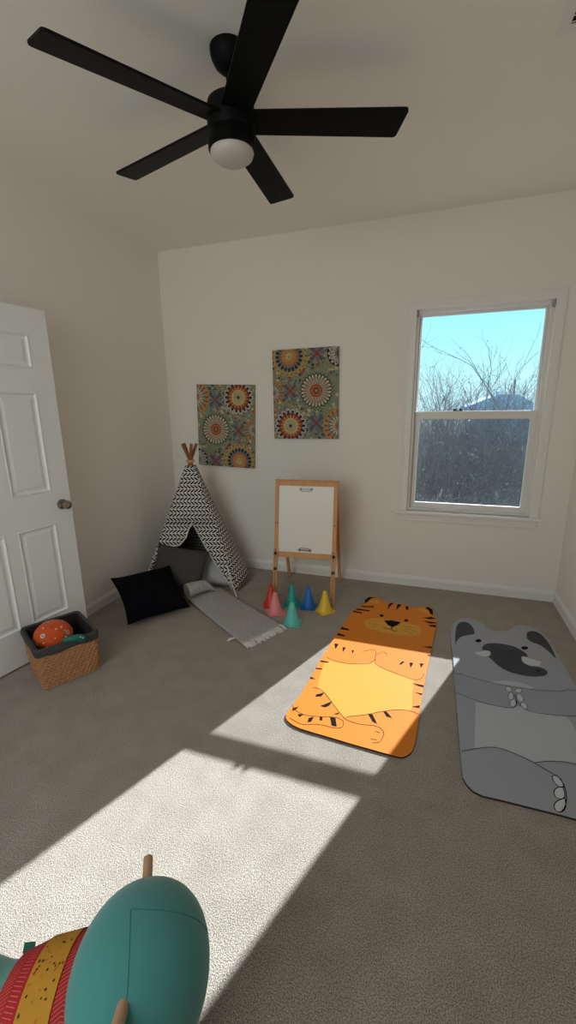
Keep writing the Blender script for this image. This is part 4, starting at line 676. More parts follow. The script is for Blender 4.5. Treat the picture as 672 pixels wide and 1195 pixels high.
ELEPHANT = {'outline':[(0.1934,2.691),(0.204,2.7783),(0.2236,2.8491),(0.2595,2.909),(0.3145,2.9384),(0.3663,2.9235),(0.4016,2.8834),(0.421,2.8228),(0.4565,2.8058),(0.5062,2.8102),(0.5517,2.8298),(0.5862,2.8969),(0.6366,2.9415),(0.6863,2.9424),(0.7295,2.913),(0.7625,2.8411),(0.7787,2.7311),(0.782,2.6486),(0.7881,2.5183),(0.7936,2.4191),(0.7987,2.2918),(0.804,2.1),(0.808,1.85),(0.805,1.6),(0.79,1.53),(0.76,1.485),(0.7,1.47),(0.5779,1.4642),(0.527,1.466),(0.4612,1.4659),(0.3936,1.4658),(0.3241,1.4658),(0.267,1.4638),(0.2352,1.4742),(0.2146,1.4964),(0.2013,1.5271),(0.1997,1.5683),(0.1976,1.6806),(0.1971,1.8493),(0.1959,2.0834),(0.1967,2.3751),(0.1899,2.5847)],'polys':[('elephant_arm',[[(0.193,2.2453),(0.2363,2.2393),(0.298,2.2243),(0.3785,2.2125),(0.4474,2.2071),(0.5163,2.2111),(0.5842,2.2151),(0.6529,2.2282),(0.7015,2.2367),(0.7453,2.2644),(0.797,2.2741),(0.797,2.2425),(0.797,2.0886),(0.7369,2.0602),(0.6819,2.0441),(0.6192,2.0329),(0.5482,2.0265),(0.5101,2.037),(0.4918,2.0621),(0.476,2.0602),(0.46,2.0333),(0.4313,2.0242),(0.376,2.0221),(0.3021,2.0335),(0.236,2.0535),(0.1973,2.07)]]),('elephant_belly',[[(0.2887,2.0212),(0.3478,2.0194),(0.4313,2.0242),(0.46,2.0333),(0.4913,2.0588),(0.5143,2.0353),(0.5933,2.0335),(0.6865,2.0456),(0.6985,2.0094),(0.6988,1.9416),(0.7006,1.8661),(0.6693,1.7519),(0.6236,1.746),(0.5595,1.7276),(0.4929,1.6973),(0.4354,1.7194),(0.3897,1.7303),(0.3417,1.7328),(0.2997,1.7217),(0.2568,1.702)],[(0.3837,2.2141),(0.3871,2.2213),(0.4032,2.2316),(0.4221,2.241),(0.4413,2.2485),(0.4631,2.2549),(0.4846,2.2589),(0.505,2.2603),(0.525,2.2592),(0.5433,2.2555),(0.5625,2.2476),(0.5799,2.2372),(0.5867,2.2281),(0.5776,2.2212),(0.5581,2.2155),(0.5358,2.212),(0.512,2.212),(0.4852,2.2143),(0.4585,2.216),(0.4292,2.2148),(0.4002,2.2129)]]),('elephant_dark',[[(0.2154,2.5551),(0.2156,2.5893),(0.2177,2.6451),(0.2214,2.6997),(0.2264,2.7457),(0.2331,2.7894),(0.2422,2.8251),(0.2548,2.8501),(0.2696,2.866),(0.2841,2.8738),(0.2977,2.873),(0.3107,2.8641),(0.3216,2.8497),(0.3298,2.8285),(0.3357,2.8021),(0.3392,2.7777),(0.3405,2.7566),(0.3394,2.7372),(0.3348,2.7214),(0.3254,2.7115),(0.3124,2.705),(0.2984,2.6967),(0.2832,2.685),(0.2671,2.6716),(0.2529,2.656),(0.2418,2.6366),(0.2327,2.6151),(0.2256,2.5958),(0.2203,2.5742),(0.217,2.5547)],[(0.6512,2.7933),(0.6554,2.813),(0.6616,2.835),(0.6702,2.8529),(0.6822,2.8645),(0.6965,2.8716),(0.7099,2.8735),(0.7212,2.8701),(0.7313,2.8615),(0.7404,2.8476),(0.7482,2.8278),(0.7549,2.8029),(0.7601,2.7753),(0.7638,2.7455),(0.766,2.7132),(0.7671,2.6792),(0.7674,2.6362),(0.7665,2.5922),(0.7636,2.5685),(0.758,2.578),(0.7501,2.6071),(0.7413,2.6359),(0.7319,2.6581),(0.7215,2.6797),(0.71,2.6974),(0.6964,2.7081),(0.6818,2.7146),(0.6695,2.7218),(0.6607,2.7316),(0.6542,2.7423),(0.6501,2.7538),(0.6483,2.7657),(0.6488,2.7784)],[(0.367,2.5421),(0.368,2.5565),(0.3726,2.5762),(0.3801,2.5943),(0.3901,2.6085),(0.403,2.6209),(0.4189,2.6311),(0.4389,2.6389),(0.4618,2.6443),(0.4849,2.6467),(0.5084,2.646),(0.532,2.6424),(0.5523,2.636),(0.5682,2.6261),(0.581,2.6136),(0.5916,2.6006),(0.6009,2.5876),(0.6081,2.5741),(0.6123,2.5611),(0.6126,2.5472),(0.61,2.5338),(0.606,2.5256),(0.6002,2.5276),(0.593,2.5349),(0.5864,2.5372),(0.5808,2.5299),(0.576,2.5176),(0.5733,2.5043),(0.573,2.4905),(0.5748,2.4757),(0.579,2.4631),(0.5861,2.4531),(0.5954,2.4453),(0.6064,2.4403),(0.6198,2.4399),(0.6348,2.4423),(0.6484,2.4431),(0.6595,2.441),(0.6692,2.4372),(0.6767,2.4317),(0.6823,2.4242),(0.6857,2.4149),(0.6862,2.4048),(0.6831,2.3933),(0.6772,2.3811),(0.6688,2.37),(0.6577,2.3609),(0.6441,2.3529),(0.6291,2.346),(0.6124,2.3397),(0.5942,2.3345),(0.5764,2.3313),(0.5596,2.3307),(0.543,2.3322),(0.5266,2.3348),(0.5098,2.3377),(0.4932,2.3418),(0.4774,2.3488),(0.4625,2.36),(0.4485,2.3743),(0.4356,2.3907),(0.424,2.4107),(0.4136,2.433),(0.4049,2.4515),(0.3978,2.4623),(0.3926,2.4689),(0.3909,2.4759),(0.3951,2.4849),(0.4027,2.4942),(0.4085,2.504),(0.4107,2.5156),(0.4109,2.5277),(0.4086,2.5363),(0.4026,2.5385),(0.394,2.537),(0.3859,2.5362),(0.3781,2.536),(0.3708,2.5365)]]),('elephant_pale',[[(0.3191,2.4921),(0.3279,2.5007),(0.3455,2.509),(0.3612,2.5168),(0.3708,2.5246),(0.3784,2.5317),(0.3859,2.5362),(0.3943,2.5376),(0.4025,2.5362),(0.4081,2.5315),(0.4103,2.5217),(0.4099,2.5087),(0.4077,2.4969),(0.4039,2.4878),(0.3982,2.4799),(0.3907,2.4736),(0.3806,2.4684),(0.3686,2.4648),(0.3564,2.4651),(0.3414,2.4714),(0.3259,2.4818)],[(0.5817,2.5291),(0.5885,2.5327),(0.5971,2.5324),(0.6068,2.5303),(0.6177,2.5262),(0.6295,2.5202),(0.6414,2.5148),(0.6549,2.5114),(0.6683,2.5084),(0.6762,2.5043),(0.6743,2.4978),(0.667,2.4902),(0.6614,2.4826),(0.6623,2.4754),(0.6649,2.4683),(0.6625,2.462),(0.6507,2.456),(0.634,2.4508),(0.6183,2.4481),(0.6051,2.4488),(0.5929,2.452),(0.5834,2.4581),(0.5776,2.468),(0.5746,2.4807),(0.5736,2.4935),(0.5743,2.5066),(0.5771,2.5197)],[(0.471,2.1688),(0.467,2.1623),(0.4618,2.1584),(0.4562,2.1575),(0.4511,2.1599),(0.4471,2.1652),(0.4449,2.1726),(0.4449,2.181),(0.4471,2.1892),(0.4511,2.1958),(0.4563,2.1999),(0.462,2.2008),(0.4672,2.1983),(0.4712,2.1928),(0.4733,2.1853),(0.4732,2.1769)],[(0.4739,2.1241),(0.471,2.1111),(0.4666,2.0997),(0.4614,2.0913),(0.4561,2.0873),(0.4516,2.0882),(0.4485,2.0939),(0.4473,2.1036),(0.4481,2.1159),(0.4509,2.1289),(0.4553,2.1407),(0.4606,2.1494),(0.466,2.1535),(0.4706,2.1525),(0.4737,2.1465),(0.4748,2.1365)],[(0.4771,2.0732),(0.4741,2.0607),(0.4694,2.0496),(0.4637,2.0414),(0.4578,2.0373),(0.4527,2.0379),(0.449,2.0431),(0.4474,2.0522),(0.4481,2.0639),(0.451,2.0764),(0.4557,2.0879),(0.4615,2.0964),(0.4675,2.1006),(0.4727,2.1),(0.4764,2.0944),(0.4779,2.085)],[(0.5219,2.1867),(0.5193,2.1786),(0.5145,2.171),(0.5083,2.165),(0.5015,2.1614),(0.4952,2.1608),(0.4904,2.1633),(0.4877,2.1686),(0.4876,2.1758),(0.4901,2.1839),(0.4948,2.1916),(0.5011,2.1978),(0.508,2.2014),(0.5144,2.202),(0.5192,2.1994),(0.5219,2.194)],[(0.5162,2.1392),(0.5179,2.1273),(0.5172,2.1147),(0.5143,2.1033),(0.5097,2.0946),(0.504,2.0901),(0.4981,2.0903),(0.4929,2.0952),(0.489,2.1042),(0.4872,2.1159),(0.4877,2.1286),(0.4905,2.1403),(0.4952,2.1493),(0.501,2.154),(0.5071,2.1537),(0.5124,2.1485)],[(0.5208,2.0799),(0.5236,2.0713),(0.5243,2.0615),(0.5229,2.0521),(0.5196,2.0444),(0.5149,2.0396),(0.5095,2.0383),(0.5041,2.0408),(0.4997,2.0467),(0.4968,2.0552),(0.4959,2.0649),(0.4972,2.0745),(0.5005,2.0824),(0.5053,2.0874),(0.5109,2.0887),(0.5163,2.086)],[(0.5363,1.6402),(0.5419,1.6462),(0.55,1.6507),(0.557,1.652),(0.5616,1.6491),(0.565,1.6431),(0.5673,1.635),(0.5687,1.6237),(0.569,1.6105),(0.5674,1.6006),(0.563,1.5958),(0.5567,1.5941),(0.5509,1.5953),(0.5459,1.5999),(0.5413,1.6075),(0.5379,1.6156),(0.5357,1.6239),(0.5348,1.6328)],[(0.5659,1.6001),(0.5668,1.5885),(0.5644,1.5708),(0.5607,1.556),(0.5559,1.547),(0.5498,1.5406),(0.5439,1.5369),(0.538,1.5358),(0.5321,1.5373),(0.5279,1.5408),(0.5256,1.5469),(0.5249,1.5551),(0.5262,1.5635),(0.5299,1.5718),(0.5355,1.5804),(0.5421,1.5876),(0.5505,1.5948),(0.5599,1.6007)],[(0.5583,1.546),(0.5593,1.5375),(0.5561,1.5222),(0.5516,1.5082),(0.5465,1.4975),(0.5401,1.488),(0.5338,1.4809),(0.5274,1.4764),(0.521,1.4744),(0.5161,1.4751),(0.5128,1.4796),(0.511,1.487),(0.5114,1.4952),(0.5145,1.5038),(0.5199,1.5133),(0.527,1.5224),(0.5376,1.5328),(0.55,1.5429)]]),('mat_black',[[(0.3733,2.647),(0.3711,2.6386),(0.3665,2.6306),(0.3602,2.6243),(0.3531,2.6205),(0.3462,2.6199),(0.3406,2.6225),(0.3372,2.628),(0.3364,2.6355),(0.3385,2.644),(0.3431,2.652),(0.3495,2.6585),(0.3567,2.6623),(0.3636,2.6629),(0.3692,2.6602),(0.3726,2.6546)],[(0.6334,2.6421),(0.6305,2.6339),(0.625,2.626),(0.6177,2.6196),(0.6098,2.6157),(0.6024,2.6148),(0.5966,2.6171),(0.5934,2.6223),(0.5931,2.6295),(0.596,2.6377),(0.6014,2.6456),(0.6088,2.6521),(0.6168,2.6561),(0.6243,2.657),(0.6301,2.6546),(0.6333,2.6494)],[(0.6471,2.4063),(0.646,2.4029),(0.644,2.3997),(0.6416,2.3972),(0.639,2.3958),(0.6366,2.3957),(0.6349,2.3968),(0.634,2.3992),(0.6342,2.4022),(0.6353,2.4057),(0.6372,2.4089),(0.6397,2.4114),(0.6423,2.4128),(0.6447,2.413),(0.6465,2.4118),(0.6473,2.4095)]])],'lines':[('mat_black',0.0032,[[(0.193,2.2453),(0.2003,2.2444),(0.2108,2.2433),(0.2231,2.2416),(0.2363,2.2393),(0.2501,2.2361),(0.2649,2.2322),(0.2808,2.228),(0.298,2.2243),(0.3171,2.221),(0.3379,2.2178),(0.3588,2.2149),(0.3785,2.2125),(0.3965,2.2105),(0.4137,2.2088),(0.4305,2.2076),(0.4474,2.2071),(0.4647,2.2075),(0.4819,2.2085),(0.4992,2.2099),(0.5163,2.2111),(0.5334,2.2119),(0.5503,2.2125),(0.5672,2.2135),(0.5842,2.2151),(0.6017,2.2178),(0.6197,2.2214),(0.6371,2.2251),(0.6529,2.2282),(0.6666,2.2302),(0.6788,2.2316),(0.6902,2.2334),(0.7015,2.2367),(0.7125,2.2427),(0.7231,2.2505),(0.7338,2.2583),(0.7453,2.2644),(0.7591,2.2684),(0.7743,2.271),(0.7881,2.2728),(0.797,2.2741)],[(0.1973,2.07),(0.2037,2.0671),(0.2125,2.063),(0.2235,2.0583),(0.236,2.0535),(0.2505,2.0486),(0.2669,2.0432),(0.2844,2.038),(0.3021,2.0335),(0.3204,2.0297),(0.3397,2.0264),(0.3587,2.0238),(0.376,2.0221),(0.3917,2.0215),(0.4064,2.0219),(0.4198,2.0229),(0.4313,2.0242),(0.4406,2.0255),(0.448,2.0269),(0.4543,2.0293),(0.46,2.0333),(0.4652,2.0394),(0.4698,2.0472),(0.4736,2.056),(0.4768,2.0651),(0.4792,2.0749),(0.4809,2.0855),(0.4819,2.0964),(0.4825,2.107),(0.4823,2.1182),(0.4813,2.1298),(0.4801,2.1403),(0.4794,2.1476)],[(0.4827,2.0909),(0.4841,2.0856),(0.4861,2.078),(0.4887,2.0697),(0.4918,2.0621),(0.4953,2.0552),(0.4991,2.0484),(0.5039,2.0422),(0.5101,2.037),(0.5175,2.033),(0.5258,2.0298),(0.5359,2.0276),(0.5482,2.0265),(0.5638,2.0269),(0.5822,2.0284),(0.6013,2.0306),(0.6192,2.0329),(0.6357,2.0353),(0.6516,2.0379),(0.667,2.0409),(0.6819,2.0441),(0.6975,2.0482),(0.7133,2.0529),(0.7272,2.0572),(0.7369,2.0602)],[(0.2035,1.667),(0.213,1.6725),(0.2267,1.6804),(0.242,1.6891),(0.2565,1.6971),(0.2697,1.7042),(0.2829,1.7113),(0.2958,1.7178),(0.308,1.7232),(0.3192,1.7274),(0.3297,1.7306),(0.3398,1.7329),(0.35,1.7343),(0.3599,1.7346),(0.3696,1.7339),(0.3794,1.7324),(0.3897,1.7303),(0.4005,1.7276),(0.4116,1.7242),(0.423,1.7203),(0.4348,1.7157),(0.4471,1.7105),(0.4599,1.7047),(0.4726,1.6985),(0.4844,1.6924),(0.4952,1.6862),(0.5053,1.6797),(0.5149,1.6734),(0.524,1.6674),(0.5329,1.6622),(0.5415,1.6573),(0.5492,1.6523),(0.5557,1.6465),(0.5608,1.64),(0.5648,1.633),(0.5678,1.6251),(0.5698,1.616),(0.5708,1.6051),(0.5708,1.593),(0.57,1.5803),(0.5683,1.5677),(0.5657,1.5549),(0.5623,1.5418),(0.5582,1.5291),(0.554,1.5178),(0.5494,1.5076),(0.5443,1.4982),(0.5392,1.49),(0.5345,1.4836),(0.53,1.4794),(0.5256,1.4769),(0.5219,1.4755),(0.5192,1.4744)],[(0.4844,1.6924),(0.4932,1.6971),(0.506,1.7038),(0.5205,1.7111),(0.5347,1.7174),(0.5483,1.7226),(0.5623,1.7275),(0.5765,1.7315),(0.591,1.7344),(0.607,1.7357),(0.6242,1.7357),(0.6395,1.7351),(0.6501,1.7348)],[(0.5363,1.6402),(0.542,1.6444),(0.5501,1.6498),(0.557,1.652),(0.5616,1.6491),(0.565,1.6431),(0.5673,1.635),(0.5687,1.6237),(0.569,1.6105),(0.5674,1.6006),(0.563,1.5958),(0.5567,1.5941),(0.5509,1.5953),(0.5459,1.5999),(0.5413,1.6075),(0.5379,1.6156),(0.5365,1.6244),(0.5363,1.6336),(0.5363,1.6402)],[(0.5659,1.6001),(0.565,1.5876),(0.5635,1.5703),(0.5607,1.556),(0.5559,1.547),(0.5498,1.5406),(0.5439,1.5369),(0.538,1.5358),(0.5321,1.5373),(0.5279,1.5408),(0.5256,1.5469),(0.5249,1.5551),(0.5262,1.5635),(0.5299,1.5718),(0.5355,1.5804),(0.5421,1.5876),(0.5504,1.5931),(0.5595,1.5973),(0.5659,1.6001)],[(0.5583,1.546),(0.5569,1.5357),(0.5549,1.5213),(0.5516,1.5082),(0.5465,1.4975),(0.5401,1.488),(0.5338,1.4809),(0.5274,1.4764),(0.521,1.4744),(0.5161,1.4751),(0.5128,1.4796),(0.511,1.487),(0.5114,1.4952),(0.5145,1.5038),(0.5199,1.5133),(0.527,1.5224),(0.5374,1.5314),(0.5495,1.54),(0.5583,1.546)]]),('mat_black',0.0022,[[(0.471,2.1688),(0.467,2.1623),(0.4618,2.1584),(0.4562,2.1575),(0.4511,2.1599),(0.4471,2.1652),(0.4449,2.1726),(0.4449,2.181),(0.4471,2.1892),(0.4511,2.1958),(0.4563,2.1999),(0.462,2.2008),(0.4672,2.1983),(0.4712,2.1928),(0.4733,2.1853),(0.4732,2.1769),(0.471,2.1688)],[(0.4739,2.1241),(0.471,2.1111),(0.4666,2.0997),(0.4614,2.0913),(0.4561,2.0873),(0.4516,2.0882),(0.4485,2.0939),(0.4473,2.1036),(0.4481,2.1159),(0.4509,2.1289),(0.4553,2.1407),(0.4606,2.1494),(0.466,2.1535),(0.4706,2.1525),(0.4737,2.1465),(0.4748,2.1365),(0.4739,2.1241)],[(0.4771,2.0732),(0.4741,2.0607),(0.4694,2.0496),(0.4637,2.0414),(0.4578,2.0373),(0.4527,2.0379),(0.449,2.0431),(0.4474,2.0522),(0.4481,2.0639),(0.451,2.0764),(0.4557,2.0879),(0.4615,2.0964),(0.4675,2.1006),(0.4727,2.1),(0.4764,2.0944),(0.4779,2.085),(0.4771,2.0732)],[(0.5219,2.1867),(0.5193,2.1786),(0.5145,2.171),(0.5083,2.165),(0.5015,2.1614),(0.4952,2.1608),(0.4904,2.1633),(0.4877,2.1686),(0.4876,2.1758),(0.4901,2.1839),(0.4948,2.1916),(0.5011,2.1978),(0.508,2.2014),(0.5144,2.202),(0.5192,2.1994),(0.5219,2.194),(0.5219,2.1867)],[(0.5162,2.1392),(0.5179,2.1273),(0.5172,2.1147),(0.5143,2.1033),(0.5097,2.0946),(0.504,2.0901),(0.4981,2.0903),(0.4929,2.0952),(0.489,2.1042),(0.4872,2.1159),(0.4877,2.1286),(0.4905,2.1403),(0.4952,2.1493),(0.501,2.154),(0.5071,2.1537),(0.5124,2.1485),(0.5162,2.1392)],[(0.5208,2.0799),(0.5236,2.0713),(0.5243,2.0615),(0.5229,2.0521),(0.5196,2.0444),(0.5149,2.0396),(0.5095,2.0383),(0.5041,2.0408),(0.4997,2.0467),(0.4968,2.0552),(0.4959,2.0649),(0.4972,2.0745),(0.5005,2.0824),(0.5053,2.0874),(0.5109,2.0887),(0.5163,2.086),(0.5208,2.0799)],[(0.4344,2.5632),(0.4432,2.5627),(0.4564,2.5623),(0.4742,2.5639),(0.5012,2.5694),(0.5327,2.5768),(0.5553,2.5822)],[(0.4302,2.5268),(0.443,2.5281),(0.4615,2.5299),(0.4811,2.5313),(0.5029,2.5319),(0.5258,2.5321),(0.5419,2.5323)],[(0.4381,2.4997),(0.4512,2.496),(0.4695,2.491),(0.4862,2.488),(0.4997,2.489),(0.5116,2.4919),(0.5198,2.4941)]])]}

def floor_mat(name, D, base, label, edge_mat):
    names = [base] + [p[0] for p in D['polys']] + [l_[0] for l_ in D['lines']]
    idx = {}
    for n_ in names: idx.setdefault(n_, len(idx))
    mats = [MATS[n_] for n_ in idx] + [edge_mat]
    b = MB()
    b.prism(D['outline'], 0.0005, 0.009, len(mats) - 1, None, 0)
    z = 0.0092
    for n_, polys in D['polys']:
        for p in polys: b.flat(p, z, idx[n_])
        z += 0.0002
    for n_, w, lines in D['lines']:
        for p in lines: b.ribbon(p, w, z, idx[n_])
        z += 0.0002
    ox = sum(p[0] for p in D['outline']) / len(D['outline']); oy = sum(p[1] for p in D['outline']) / len(D['outline'])
    b.v = [(x - ox, y_ - oy, z_) for x, y_, z_ in b.v]
    o = b.build(name, mats)
    o.location = (ox, oy, 0)
    return tag(o, label, 'play mat')
RUBBER = mat('mat_rubber_edge', (0.03, 0.022, 0.02, 1), 0.7)
floor_mat('tiger_mat', TIGER, 'tiger_orange', 'orange tiger-shaped play mat lying half in sunlight on the carpet', RUBBER)
floor_mat('elephant_mat', ELEPHANT, 'elephant_grey', 'grey elephant-shaped play mat lying on the carpet below the window', RUBBER)

# ------------------------------------------------------------------ teepee
AP = Vector((-1.865, 3.02, 1.005)); FR = Vector((-1.415, 2.895, 0)); FL = Vector((-2.2, 2.68, 0)); BL = Vector((-2.215, 3.33, 0)); BR = Vector((-1.56, 3.335, 0))
tp = thing('teepee', 'black and white herringbone play teepee standing in the back left corner', 'teepee', (-1.85, 3.05, 0))
TI = T(1.85, -3.05, 0)
ctr = Vector((-1.85, 3.05, 0.3))
def cloth(name, rows, parent, uvo, uvx, uvy, solid=0.004):
    """rows: list of lists of points with equal length; UVs are metres in the panel plane"""
    me = bpy.data.meshes.new(name)
    nu = len(rows[0]); vs = [p for r_ in rows for p in r_]
    fs = [(j*nu+i, j*nu+i+1, (j+1)*nu+i+1, (j+1)*nu+i) for j in range(len(rows)-1) for i in range(nu-1)]
    me.from_pydata([tuple(TI @ p) for p in vs], [], fs)
    uvl = me.uv_layers.new(name='UVMap')
    for lp in me.loops:
        p = vs[lp.vertex_index] - uvo
        uvl.data[lp.index].uv = (p.dot(uvx), p.dot(uvy))
    me.materials.append(HERR)
    me.polygons.foreach_set('use_smooth', [True]*len(me.polygons))
    o = bpy.data.objects.new(name, me); C.objects.link(o); o.parent = parent
    k_ = o.modifiers.new('solid', 'SOLIDIFY'); k_.thickness = solid; k_.offset = 0
    return o
def panel_axes(a, f, g):
    ux = (g - f).normalized(); m_ = (f + g)/2; uy = (a - m_); uy = (uy - ux*uy.dot(ux)).normalized(); return ux, uy
def crn(f, t):
    """point at fraction t of the height along the edge above foot f; the cut-off tip is a small square"""
    d = f - ctr; d.z = 0; d.normalize()
    return f.lerp(AP + d*0.042, t)
def full_panel(name, f, g, z0=0.02, bulge=0.0):
    ux, uy = panel_axes(AP, f, g); nrm = ux.cross(uy)
    if nrm.dot((f+g)/2 - ctr) < 0: nrm = -nrm
    rows = []
    for j in range(15):
        t = j/14; t2 = z0 + (0.995 - z0)*t
        p, q = crn(f, t2), crn(g, t2)
        rows.append([p.lerp(q, i/12) + nrm * (bulge * math.sin(math.pi*i/12) * (1-t)**1.2) for i in range(13)])
    return cloth(name, rows, tp, AP, ux, uy)
full_panel('side_panel', FL, BL, bulge=0.012)
full_panel('back_panel', BL, BR, bulge=0.01)
full_panel('side_panel', BR, FR, bulge=0.075)
# front panel: top piece with the two flaps around the opening
ux, uy = panel_axes(AP, FL, FR)
OP = Vector((-1.819, 2.918, 0.540))
fn = (FR - FL).cross(AP - FL).normalized()
if fn.y > 0: fn = -fn
def onL(t): return crn(FL, t)
def onR(t): return crn(FR, t)
rows = []
t_op = 0.54
for j in range(8):                                     # whole width, above the opening
    t = t_op + (0.995 - t_op)*j/7
    rows.append([onL(t).lerp(onR(t), i/10) for i in range(11)])
cloth('front_panel', rows, tp, AP, ux, uy)
rows = []
Redge = [Vector((-1.471, 2.883, 0.013)), Vector((-1.52, 2.887, 0.09)), Vector((-1.576, 2.891, 0.163)), Vector((-1.681, 2.900, 0.315)), Vector((-1.752, 2.909, 0.43)), OP]
for j, p in enumerate(Redge):
    t = max(0.012, p.z/1.005) if j < 5 else t_op
    q = onR(t)
    rows.append([p.lerp(q, i/6) + fn * (0.018*math.sin(math.pi*i/6)*(1 - j/5)) for i in range(7)])
cloth('right_flap', rows, tp, AP, ux, uy)
rows = []
Ledge = [Vector((-2.188, 2.69, 0.03)), Vector((-2.135, 2.723, 0.13)), Vector((-2.085, 2.773, 0.26)), Vector((-2.050, 2.804, 0.350)), Vector((-1.975, 2.825, 0.353)), Vector((-1.911, 2.849, 0.365)), Vector((-1.863, 2.878, 0.427)), Vector((-1.849, 2.897, 0.489)), OP]
for j, p in enumerate(Ledge):
    t = [0.02, 0.12, 0.25, 0.345, 0.37, 0.40, 0.45, 0.50, t_op][j]
    rows.append([onL(t).lerp(p, i/6) + fn * (0.010*math.sin(math.pi*i/6) if j < 7 else 0) for i in range(7)])
cloth('left_flap', rows, tp, AP, ux, uy)
b = MB()
b.tube([TI @ (p + fn*0.006) for p in [Ledge[4], Ledge[5], Ledge[6], Ledge[7], OP]], 0.006, 8)
b.tube([TI @ (p + fn*0.006) for p in reversed(Redge)], 0.004, 8)
b.build('opening_piping', PIPING, tp, smooth=180)
for f in (FL, FR, BL, BR):
    off = f - ctr; off.z = 0; off.normalize()
    f_in = f - off*0.042 + Vector((0, 0, 0.014))
    cross = AP + off*0.006 + Vector((0, 0, 0.014))
    n_ = (cross - f_in).normalized()
    b = MB(); b.tube([TI @ f_in, TI @ cross, TI @ (cross + n_*0.170)], 0.0125, 12)
    b.build('pole', POLE, tp, smooth=40)
b = MB()
for k_ in range(2):
    zz = AP.z + 0.026 + k_*0.010
    b.tube([TI @ (Vector((AP.x, AP.y, zz)) + Vector((0.029*math.cos(a*math.pi/8), 0.029*math.sin(a*math.pi/8), 0))) for a in range(16)], 0.006, 6, closed=True)
b.build('tie_cord', mat('tan_rope', srgb(196, 164, 124), 0.9), tp, smooth=180)
b = MB()
b.tube([TI @ Vector(p) for p in ((-1.497, 2.868, 0.22), (-1.478, 2.858, 0.15), (-1.452, 2.848, 0.08), (-1.425, 2.835, 0.025), (-1.395, 2.80, 0.006), (-1.375, 2.775, 0.006))], 0.0055, 8)
b.build('hanging_tie', PIPING, tp, smooth=180)

# ------------------------------------------------------------------ cushions
def cushion(name, label, w, h, t, M, m, ear=0.05, seed=0, pinch=0.05):
    b = MB(); n_ = 22
    def surf(sg):
        def f(u, v_):
            x, y_ = 2*u - 1, 2*v_ - 1
            e1 = max(0, (1 - x*x)); e2 = max(0, (1 - y_*y_))
            z = sg * t/2 * (e1*e2)**0.42
            # sides draw in between the pointed corners
            kx = 1 - pinch*(1 - y_*y_)*abs(x)**3; ky = 1 - pinch*(1 - x*x)*abs(y_)**3
            wob = 0.010*noise.noise(Vector((x*1.6 + seed, y_*1.6, sg))) * (e1*e2)**0.3
            return Vector((x*w/2*kx, y_*h/2*ky, z + wob))
        return f
    b.grid(surf(1), n_, n_); b.grid(surf(-1), n_, n_, flip=True)
    o = b.build(name, m, smooth=180, weld=True)
    o.matrix_world = M
    tag(o, label, 'cushion')
    # piped seam around the rim
    rim = []
    f = surf(0)
    for k_ in range(n_): rim.append(f(k_/n_, 0))
    for k_ in range(n_): rim.append(f(1, k_/n_))
    for k_ in range(n_): rim.append(f(1 - k_/n_, 1))
    for k_ in range(n_): rim.append(f(0, 1 - k_/n_))
    s_ = MB(); s_.tube(rim, 0.0035, 6, closed=True)
    s_.build('seam_piping', m, o, smooth=180)
    return o
def lean(Abot, Bbot, ht, th, t):
    """matrix of a cushion whose bottom edge runs A-B and whose face leans back by th from level"""
    A_, B_ = Vector(Abot), Vector(Bbot)
    e_ = (B_ - A_).normalized(); nb = Vector((-e_.y, e_.x, 0))
    up = nb*math.cos(th) + Vector((0, 0, math.sin(th)))
    fw_ = e_.cross(up)
    return frame((A_ + B_)/2 + up*ht/2, e_, up, fw_)
cushion('throw_cushion', 'black velvet square cushion lying tilted on the carpet before the teepee', 0.44, 0.44, 0.13, lean((-1.861, 2.099, 0.045), (-1.60, 2.452, 0.045), 0.44, R(27), 0.13), P_BLACK, seed=1, pinch=0.10)
cushion('floor_cushion', 'large charcoal square cushion propped upright in the teepee opening', 0.42, 0.35, 0.12, lean((-2.045, 2.605, 0.015), (-1.645, 2.72, 0.015), 0.35, R(64), 0.12) @ T(0, 0.028, 0) @ RZ(R(-9)), P_DARK, seed=4, pinch=0.06)
cushion('throw_cushion', 'light grey cushion inside the teepee, half hidden behind the charcoal cushion', 0.34, 0.27, 0.10, lean((-1.79, 2.86, 0.02), (-1.475, 2.955, 0.02), 0.27, R(58), 0.10), P_LIGHT, seed=9, pinch=0.06)

# ------------------------------------------------------------------ fringed throw
th = thing('throw_blanket', 'grey woven blanket with pale fringe spilling from the teepee onto the carpet', 'blanket', (-1.3, 2.55, 0))
BI = T(1.3, -2.55, 0)
qa, qb = Vector((-1.715, 2.60, 0)), Vector((-1.560, 2.85, 0))          # teepee end, left and right side
qc, qd = Vector((-1.055, 2.165, 0)), Vector((-0.900, 2.465, 0))        # fringe end
def throw_pt(u, v_):
    """u across, v along, with a gathered roll at the teepee end"""
    p = qa.lerp(qb, u).lerp(qc.lerp(qd, u), v_)
    z = 0.012 + 0.016*max(0, 1 - v_*1.7) + 0.005*noise.noise(Vector((u*3, v_*4, 3)))
    z += 0.010*math.sin(math.pi*u)*(1 - v_)
    return Vector((p.x, p.y, z))
b = MB()
rows_n = 34
dirv = (qa - qc).normalized()
def throw_full(u, v_):
    if v_ >= 0.16:
        return BI @ throw_pt(u, (v_ - 0.16)/0.84)
    # rolled-up end: a curl standing on the carpet
    base = throw_pt(u, 0)
    a = (1 - v_/0.16) * R(300)
    r_ = 0.040 + 0.018*(1 - u)
    amp = min(1, max(0, (0.75 - u)/0.3 + 0.35))
    c_ = Vector((base.x, base.y, base.z + r_*amp))
    return BI @ (c_ + dirv * (math.sin(a)*r_) + Vector((0, 0, -math.cos(a)*r_*amp)))
b.grid(throw_full, 18, 60)
b.build('woven_cloth', BLANKET, th, smooth=180, solid=0.009)
b = MB(); rr = random.Random(3)
fd = (qc - qa).normalized(); sd = (qd - qc).normalized()
